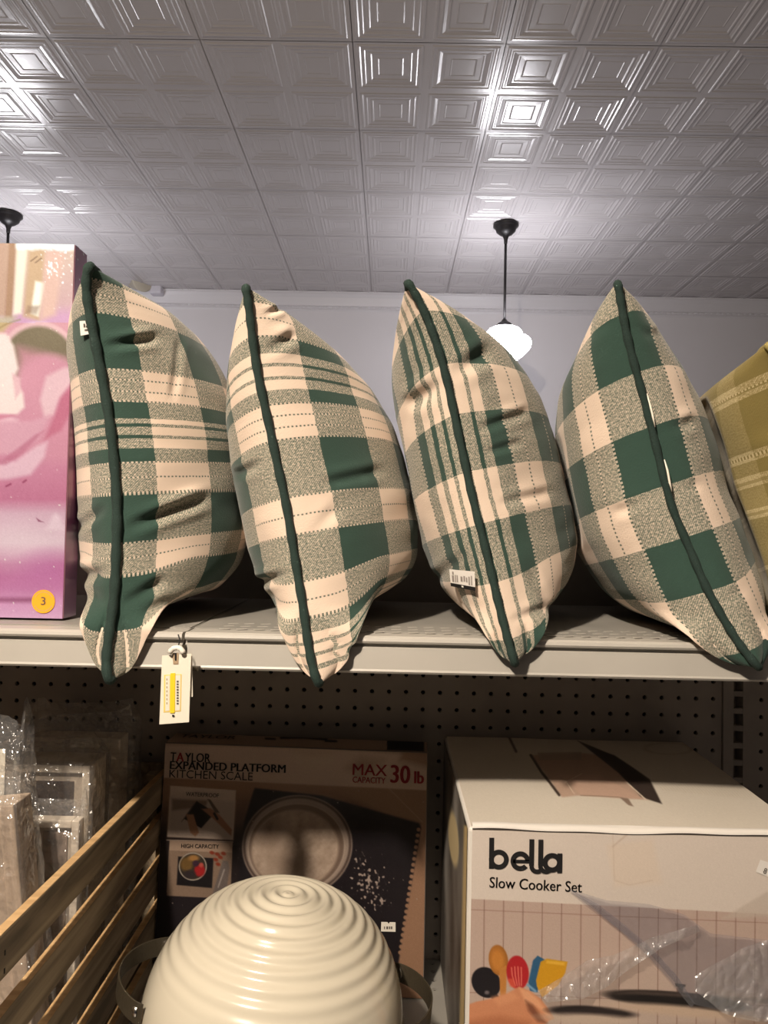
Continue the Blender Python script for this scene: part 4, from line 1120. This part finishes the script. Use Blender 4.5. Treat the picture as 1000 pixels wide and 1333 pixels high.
# brand lettering, built from strokes
def stroke_mesh(name, shapes, plane_y, m, parent):
    mb = MB()
    for sh in shapes:
        out = [np.array(q_, float) for q_ in sh[0]]; inn_ = [np.array(q_, float) for q_ in sh[1]]
        A_ = at([q_[0] for q_ in out], [q_[1] for q_ in out], plane_y); B_ = at([q_[0] for q_ in inn_], [q_[1] for q_ in inn_], plane_y)
        mb.grid(np.stack([A_, B_]))
    return mb.build(name, m, parent, recalc=False)
def arc(cx, cy, r, w, a0, a1, n=28, sq=1.0):
    t = np.radians(np.linspace(a0, a1, n))
    o_ = [(cx + r * sq * math.cos(q_), cy - r * math.sin(q_)) for q_ in t]; i_ = [(cx + (r - w) * sq * math.cos(q_), cy - (r - w) * math.sin(q_)) for q_ in t]
    return (o_, i_)
def bar(x0, y0, x1, y1, w):
    e_ = np.array([x1 - x0, y1 - y0], float); e_ /= np.linalg.norm(e_); n_ = np.array([-e_[1], e_[0]]) * w / 2
    return ([(x0 + n_[0], y0 + n_[1]), (x1 + n_[0], y1 + n_[1])], [(x0 - n_[0], y0 - n_[1]), (x1 - n_[0], y1 - n_[1])])
lw = 6.4
LB = BYF - 0.0013
stroke_mesh('brand_print', [bar(640.3, 1090.5, 639.8, 1131, lw)], LB, M['ink'], bb)
stroke_mesh('brand_print', [arc(649.5, 1119, 13, lw, 0, 360)], LB - 0.0001, M['ink'], bb)
stroke_mesh('brand_print', [arc(677.5, 1121, 12.8, lw, 0, 318), bar(668, 1121.3, 690.2, 1121.6, 4.6)], LB - 0.0002, M['ink'], bb)
stroke_mesh('brand_print', [bar(692.5, 1092.5, 692, 1127, lw), arc(699.5, 1127.5, 10.3, lw - .5, 180, 300), ], LB - 0.0003, M['ink'], bb)
stroke_mesh('brand_print', [bar(704.3, 1093, 703.8, 1127, lw), arc(711, 1127.5, 10.3, lw - .5, 180, 310)], LB - 0.0004, M['ink'], bb)
stroke_mesh('brand_print', [arc(719, 1123, 12.6, lw, 0, 360)], LB - 0.0005, M['ink'], bb)
stroke_mesh('brand_print', [bar(729, 1111, 728.6, 1136.5, lw)], LB - 0.0006, M['ink'], bb)
text('title_print', 'Slow Cooker Set', M['ink'], bb, (0, BYF - 0.0010, 0), (1, 0, 0), (0, 0, 1), (637, 1155.0), (757.5, 1161.5), 13.5, .012)
# sticker corner at the right
w4 = [at(*q_, BYF - 0.0014) for q_ in ((990, 1119), (1016, 1128), (1012, 1146), (984, 1135))]
MB().add(w4, [(0, 1, 2, 3)]).build('price_sticker', M['bluelabel'], bb)
text('sticker_print', '8', M['greyink'], bb, (0, BYF - 0.0018, 0), (1, 0, 0), (0, 0, 1), (993, 1136), (997, 1137.5), 7, .0)
# clear film torn across the front
def film(name, poly_px, n, amp, lift, seed, m):
    pts = np.array(poly_px, float)          # two long edges: first half left to right, second half right to left
    h_ = len(pts) // 2
    t_ = np.linspace(0, 1, n)
    A_ = np.stack([np.interp(t_, np.linspace(0, 1, h_), pts[:h_, k]) for k in (0, 1)], 1)
    B_ = np.stack([np.interp(t_, np.linspace(0, 1, h_), pts[h_:][::-1, k]) for k in (0, 1)], 1)
    s_ = np.linspace(0, 1, n // 2)[:, None, None]
    q_ = A_[None] * (1 - s_) + B_[None] * s_
    nz = smooth_noise(q_[..., 0] / 7, q_[..., 1] / 9, seed, (1, 2, 4), 7)
    nz2 = np.abs(smooth_noise(q_[..., 0] / 4, q_[..., 1] / 6, seed + 1, (1, 2), 7))
    Yv = BYF - 0.002 - lift - amp * (nz + nz2 + 1.2)
    return MB().grid(at(q_[..., 0], q_[..., 1], Yv)).build(name, m, bb, smooth=True)
M['filmgrey'] = film_mat('grey_film', tint=(0.84, 0.84, 0.88), base=0.05, edge=0.3, rough=0.22, haze=0.10, col=(0.55, 0.56, 0.62))  # greyer tint and more haze than the clear film
M['filmcrumple'] = film_mat('crumpled_film', tint=(0.95, 0.95, 0.96), base=0.10, edge=0.35, rough=0.2, haze=0.13)
fo = film('torn_film', [(740, 1157), (790, 1172), (845, 1177), (890, 1190), (925, 1215), (1010, 1225), (1010, 1330), (905, 1308), (880, 1280), (845, 1240), (800, 1205), (760, 1170)], 90, 0.0016, 0.0006, 5, M['filmgrey'])
film('film_fold', [(742, 1158), (780, 1178), (815, 1205), (850, 1236), (880, 1268), (905, 1306), (900, 1312), (872, 1276), (843, 1244), (808, 1212), (775, 1186), (742, 1160)], 60, 0.0008, 0.002, 6, M['filmgrey'])
film('crumpled_film', [(700, 1290), (735, 1270), (765, 1250), (800, 1243), (850, 1220), (908, 1204), (912, 1212), (860, 1235), (815, 1265), (790, 1285), (760, 1300), (712, 1305)], 150, 0.0065, 0.001, 7, M['filmcrumple'])
film('crumpled_film', [(905, 1270), (930, 1255), (950, 1245), (965, 1235), (985, 1228), (1005, 1222), (1010, 1330), (985, 1330), (960, 1325), (940, 1318), (925, 1305), (905, 1290)], 130, 0.0036, 0.002, 9, M['filmcrumple'])

# ------------------------------------------------------------------ cream ridged bowl (upside down)
bc = at(357, 1312, 0.735)
R_ = 0.1345; Hb = 0.1165
br = empty('mixing_bowl', bc); tag(br, 'upturned cream bowl with concentric ridges and two dark strap handles', 'bowl')
tiltm = Matrix.Rotation(math.radians(5.5), 3, 'Y') @ Matrix.Rotation(math.radians(-3), 3, 'X')
def bowl_z(r):
    q_ = np.clip(np.asarray(r) / R_, 0, 1)
    return Hb * (1 - q_ ** 2.35) ** 0.52
prof = []
rs = np.concatenate([np.linspace(0.0004, 0.125, 260), R_ - (R_ - 0.125) * np.linspace(1, 0, 40)[1:] ** 2])
zz_ = bowl_z(rs)
arc_ = np.r_[0, np.cumsum(np.hypot(np.diff(rs), np.diff(zz_)))]
per = 0.0143
amp = 0.0014 * np.clip((0.150 - arc_) / 0.085, 0, 1) ** .7 * np.clip(arc_ / 0.006, 0, 1)
rip = amp * np.cos(2 * math.pi * arc_ / per)
dr = np.gradient(rs); dz_ = np.gradient(zz_); ln = np.hypot(dr, dz_)
rs2 = np.maximum(rs - rip * dz_ / ln, 0.0003); zz2 = zz_ + rip * dr / ln
prof = list(zip(rs2, zz2)) + [(R_ + 0.0006, -0.004), (R_ - 0.0022, -0.004)] + [(max(r_ - 0.003, 0.0005), z_ - 0.003) for r_, z_ in list(zip(rs, zz_))[::-8]]
def tl_(mb, c):
    mb.v = [tuple(np.array(tiltm @ Vector(v)) + c) for v in mb.v]; return mb
tl_(MB().lathe(prof, 128), bc).build('bowl_body', M['enamel'], br, smooth=True, recalc=False)
rim = MB()
th = np.linspace(0, 2 * math.pi, 97)[:-1]
rim.tube([(1.012 * R_ * math.cos(t), 1.012 * R_ * math.sin(t), -0.004) for t in th], 0.0028, 10, closed=True)
tl_(rim, bc).build('rim', M['steel'], br, smooth=True)
for sgn, yaw in ((-1, math.radians(182)), (1, math.radians(0))):
    # a flat strap bowed out from the wall of the bowl, riveted at both ends
    mb = MB(); n_ = 40; rows = []
    for i in range(n_ + 1):
        t = i / n_; aa = yaw + math.radians(-26 + 52 * t)
        bow = math.sin(math.pi * t) ** 0.75
        rr_ = 0.1352 + 0.0265 * bow
        z0_ = 0.008 + 0.004 * bow
        wdt = 0.0100
        for_ = []
        for (dr_, dz2) in ((0, -wdt), (0.0016, -wdt), (0.0016, wdt), (0, wdt)):
            for_.append(((rr_ + dr_) * math.cos(aa), (rr_ + dr_) * math.sin(aa), z0_ + 0.010 + dz2))
        rows.append(for_)
    P = np.array(rows); mb.grid(P, close_u=True)
    mb.f.append((0, 1, 2, 3)); mb.f.append((n_*4+3, n_*4+2, n_*4+1, n_*4))
    hd = tl_(mb, bc).build('handle', M['strap'], br, smooth=False, bevel=0.0006)
    for t in (-23, 23):
        aa = yaw + math.radians(t)
        c_ = np.array([0.1408 * math.cos(aa), 0.1408 * math.sin(aa), 0.019])
        o_ = np.array([math.cos(aa), math.sin(aa), 0]); s1 = np.array([-math.sin(aa), math.cos(aa), 0]); s2 = np.array([0, 0, 1.0])
        prof_r = [(0.0060, 0.0), (0.0056, 0.0016), (0.004, 0.0032), (0.0003, 0.004)]
        P = np.array([[c_ + o_ * h_ + r_ * (math.cos(q_) * s1 + math.sin(q_) * s2) for q_ in np.linspace(0, 2*math.pi, 16, endpoint=False)] for r_, h_ in prof_r])
        tl_(MB().grid(P, close_u=True), bc).build('rivet', M['steel'], hd, smooth=True)
# faint upside-down script stamped near the rim
def bowl_pt(ang, up):
    r_ = None
    qs = np.linspace(0.10, R_ - 0.0005, 400); zq = bowl_z(qs); k_ = np.argmin(np.abs(zq - up))
    v = Vector(((qs[k_] + 0.0012) * math.cos(ang), (qs[k_] + 0.0012) * math.sin(ang), up))
    return np.array(tiltm @ v) + bc
rs_ = np.random.default_rng(5)
sq = MB()
for i in range(9):
    a0 = math.radians(-128 + i * 3.0)
    pts = [bowl_pt(a0 + math.radians(dx_), 0.020 + dz3) for dx_, dz3 in ((0, 0.006 * rs_.random()), (0.7, 0.002 + 0.004 * rs_.random()), (1.3, 0.001 + 0.006 * rs_.random()), (1.9, 0.004 * rs_.random()))]
    sq.tube(pts, 0.0005, 5)
sq.build('stamped_script', M['greyink'], br)
# what the bowl stands on, hidden beneath it
sb = bc + np.array([0.0, 0.0, 0])
sup_top = bc[2] - 0.022
sd_ = empty('round_tin', (bc[0], bc[1], LH)); tag(sd_, 'round cream tin standing under the upturned ridged bowl', 'tin')
MB().lathe([(0.001, 0.001), (0.100, 0.001), (0.102, 0.004), (0.102, sup_top - LH - 0.004), (0.100, sup_top - LH), (0.001, sup_top - LH)], 64, (bc[0], bc[1], LH)).build('tin_body', M['enamel'], sd_, smooth=False)
MB().lathe([(0.1025, sup_top - LH - 0.018), (0.1042, sup_top - LH - 0.018), (0.1042, sup_top - LH + 0.001), (0.1005, sup_top - LH + 0.0022), (0.001, sup_top - LH + 0.0022)], 64, (bc[0], bc[1], LH)).build('tin_lid', M['enamel'], sd_)

# ------------------------------------------------------------------ slatted wooden crate
def wood_mat(name, c1, c2, axis_scale, rough=0.75):
    m = mat(name, c1, rough); nt = m.node_tree; b_ = nt.nodes['Principled BSDF']
    tc = nt.nodes.new('ShaderNodeTexCoord'); mp = nt.nodes.new('ShaderNodeMapping'); mp.inputs['Scale'].default_value = axis_scale
    n1 = nt.nodes.new('ShaderNodeTexNoise'); n1.inputs['Scale'].default_value = 1.0; n1.inputs['Detail'].default_value = 6; n1.inputs['Distortion'].default_value = 0.6
    cr = nt.nodes.new('ShaderNodeValToRGB'); cr.color_ramp.elements[0].position = 0.35; cr.color_ramp.elements[1].position = 0.68
    cr.color_ramp.elements[0].color = (*c2, 1); cr.color_ramp.elements[1].color = (*c1, 1)
    bp = nt.nodes.new('ShaderNodeBump'); bp.inputs['Strength'].default_value = 0.3; bp.inputs['Distance'].default_value = 0.001
    L = nt.links
    L.new(tc.outputs['Object'], mp.inputs[0]); L.new(mp.outputs[0], n1.inputs['Vector']); L.new(n1.outputs[0], cr.inputs[0])
    L.new(cr.outputs[0], b_.inputs['Base Color']); L.new(n1.outputs[0], bp.inputs['Height']); L.new(bp.outputs[0], b_.inputs['Normal'])
    return m
M['crate'] = wood_mat('weathered_slat', (0.42, 0.33, 0.22), (0.15, 0.115, 0.08), (90, 5, 60))
M['crate_end'] = wood_mat('fresh_cut_slat', (0.66, 0.44, 0.22), (0.48, 0.30, 0.14), (6, 90, 90))
M['frame_wood'] = wood_mat('whitewashed_wood', (0.78, 0.69, 0.58), (0.58, 0.50, 0.41), (40, 40, 160))
M['frame_wood2'] = wood_mat('bare_board', (0.60, 0.47, 0.36), (0.42, 0.32, 0.24), (130, 130, 9))
CX = at(100, 1118, 0.72)[0]
ck = empty('wooden_crate', (CX - 0.16, 0.80, LH)); tag(ck, 'weathered slatted wooden crate of bagged frames, lower left', 'crate')
zs = [(0.350, 0.388), (0.414, 0.451), (0.476, 0.513), (0.537, 0.574), (0.596, 0.629)]
cy0, cy1 = 0.575, 1.02
CXL = CX - 0.34
for k, (h0_, h1_) in enumerate(zs):
    for side, x in ((1, CX), (-1, CXL)):
        lift = 0.006 if k == 0 else 0.0
        P = []
        for (yy, dz4) in ((cy0, lift), (cy1, -lift * 1.2)):
            for (dx_, hz) in ((-0.0095, h1_), (0, h1_), (0, h0_), (-0.0095, h0_)):
                P.append((x + dx_, yy, CAMH - hz + dz4))
        s_ = MB().add(P, [(0,1,5,4),(1,2,6,5),(2,3,7,6),(3,0,4,7),(0,3,2,1),(4,5,6,7)]).build('slat', M['crate'] if k != 1 else M['crate'], ck, bevel=0.0008)
        # freshly cut pale upper edge
        P2 = []
        for (yy, dz4) in ((cy0 + .001, lift), (cy1 - .001, -lift * 1.2)):
            for (dx_, up2) in ((-0.0091, 0.0003), (-0.0004, 0.0003), (-0.0004, 0.0007), (-0.0091, 0.0007)):
                P2.append((x + dx_, yy, CAMH - h0_ + dz4 + up2))
        MB().add(P2, [(0,1,5,4),(1,2,6,5),(2,3,7,6),(3,0,4,7),(0,3,2,1),(4,5,6,7)]).build('cut_edge', M['crate_end'], s_)
    for yy in (cy0, cy1 - 0.009):
        MB().box((CXL, yy - (0.0095 if yy == cy0 else -0.0095), CAMH - h1_), (CX - 0.0002, yy - (0.0005 if yy == cy0 else -0.0185), CAMH - h0_)).build('end_slat', M['crate_end'] if yy == cy0 else M['crate'], ck, bevel=0.0008)
for x in (CX - 0.027, CXL + 0.0005):
    for y in (cy0 + 0.001, cy1 - 0.022):
        MB().box((x, y, LH + 0.0005), (x + 0.0175, y + 0.0175, CAMH - 0.358)).build('corner_post', M['crate'], ck)
MB().box((CXL + 0.001, cy0, LH + 0.001), (CX - 0.0095, cy1, LH + 0.0045)).build('crate_floor', M['crate'], ck)
nail = MB()
for k, (h0_, h1_) in enumerate(zs[:3]):
    for y in (cy0 + 0.012,):
        for f_ in (0.3, 0.7):
            z_ = CAMH - h0_ - (h1_ - h0_) * f_
            nail.box((CX, y, z_ - .002), (CX + 0.0006, y + 0.0012, z_ + .002))
nail.build('staple', M['iron'], ck)

# bagged frames standing in the crate
def bag_mesh(lo, hi, seed, flare=0.02, crumple=0.006):
    """a loose clear sleeve round a box, open and crumpled at the top"""
    lo = np.array(lo); hi = np.array(hi)
    n_, m_ = 56, 40
    t = np.linspace(0, 2 * math.pi, n_, endpoint=False)
    c = (lo + hi) / 2; h_ = (hi - lo) / 2 + 0.003
    rows = []
    for i in range(m_ + 1):
        v = i / m_
        z_ = lo[2] + (hi[2] - lo[2] + flare) * v
        over = max(0, (z_ - hi[2]) / max(flare, 1e-6))
        k_ = 0.22
        ex = np.sign(np.cos(t)) * np.abs(np.cos(t)) ** k_; ey = np.sign(np.sin(t)) * np.abs(np.sin(t)) ** k_
        nz = smooth_noise(t * 5 + seed, np.full_like(t, v * 14), seed, (1, 2, 4), 7)
        x = c[0] + ex * (h_[0] + 0.002 + crumple * 0.5 * (np.abs(nz))) * (1 - 0.06 * over)
        y = c[1] + ey * (h_[1] * (1 - 0.85 * over) + crumple * np.abs(nz) * .6 + 0.001)
        zz3 = z_ + over * crumple * 2.0 * smooth_noise(t * 3, t * 0, seed + 3, (1, 2, 3))
        rows.append(np.stack([x, y, zz3 + 0 * t], 1))
    return MB().grid(np.array(rows), close_u=True)

def bagged_frame(label, pxl, pxr, pyt, Y, th, bar_px, pic_col, seed, zbase, flare=0.02, crumple=0.006, mwood=None, inner=True, lean=0.0, wide=0.0):
    a_ = at(pxl, pyt, Y); b_ = at(pxr, pyt, Y)
    x0_, x1_ = a_[0], b_[0]; z1_ = (a_[2] + b_[2]) / 2; w_ = bar_px * Y / F
    r = empty('picture_frame', ((x0_ + x1_) / 2, Y + th / 2, zbase)); tag(r, label, 'picture frame', 'bagged picture frames in the crate')
    mw = mwood or M['frame_wood']
    z0_ = zbase
    mb = MB().box((x0_, Y, z0_), (x0_ + w_, Y + th, z1_)).box((x1_ - w_, Y, z0_), (x1_, Y + th, z1_))
    mb.box((x0_ + w_, Y, z1_ - w_), (x1_ - w_, Y + th, z1_)).box((x0_ + w_, Y, z0_), (x1_ - w_, Y + th, z0_ + w_))
    mb.build('frame_border', mw, r, bevel=0.0012)
    if inner:
        g_ = 0.0015
        i0_, i1_, iz0, iz1 = x0_ + w_ + g_, x1_ - w_ - g_, z0_ + w_ + g_, z1_ - w_ - g_
        MB().box((i0_, Y + 0.007, iz0), (i1_, Y + 0.010, iz1)).build('mat_board', mat('mat_board', (0.50, 0.42, 0.34), 0.7), r)
        mw2 = (i1_ - i0_) * 0.13
        MB().box((i0_ + mw2, Y + 0.005, iz0 + mw2), (i1_ - mw2, Y + 0.007, iz1 - mw2)).build('picture', mat('picture_print', pic_col, 0.35, noise=(60, 0.45)), r)
    else:
        MB().box((x0_ + w_, Y + 0.004, z0_ + w_), (x1_ - w_, Y + 0.010, z1_ - w_)).build('picture', mat('plank_panel', pic_col, 0.6, noise=(40, 0.25)), r)
    bag_mesh((x0_, Y, z0_ + 0.002), (x1_ + wide, Y + th, z1_), seed, flare, crumple).build('plastic_bag', M['bag'], r, smooth=True)
    r.rotation_euler = (0, lean, 0)
    r.location.z += abs(math.sin(lean)) * (x1_ - x0_) / 2 * 1.15
    return r
fl = LH + 0.0052
bagged_frame('bagged grey frame at the back of the crate, against the pegboard', 38, 157, 960, 0.955, 0.030, 14, (0.20, 0.16, 0.13), 3, fl, 0.036, 0.012, wide=0.012)
bagged_frame('bagged whitewashed frame around a small dark picture, middle of the crate', 8, 117, 996, 0.845, 0.050, 10, (0.055, 0.036, 0.032), 7, fl, 0.018, 0.008)
bagged_frame('lower bagged frame in the crate nearest the slats', 36, 103, 1068, 0.775, 0.014, 10, (0.30, 0.225, 0.18), 12, fl, 0.022, 0.009)
bagged_frame('pale board in a bag at the front left of the crate', -12, 69, 1056, 0.70, 0.035, 20, (0.50, 0.39, 0.30), 17, fl, 0.03, 0.010, M['frame_wood2'], inner=False, lean=-0.12)
# tall crinkled bag at the left edge with a white card inside
bx_ = at(-8, 985, 0.765)
bgr = empty('card_packet', (bx_[0], 0.765, fl)); tag(bgr, 'tall crinkled clear bag with white card, left edge above the crate', 'bag')
x0_, x1_ = at(-70, 950, 0.765)[0], at(30, 950, 0.765)[0]
z1_ = at(0, 948, 0.765)[2]
MB().box((at(-60, 980, 0.765)[0], 0.764, fl), (at(7.5, 985, 0.765)[0], 0.7652, at(0, 975, 0.765)[2])).build('card', M['cream_card'], bgr)
bag_mesh((x0_, 0.757, fl), (x1_, 0.773, z1_), 29, 0.026, 0.016).build('plastic_bag', M['bag'], bgr, smooth=True)
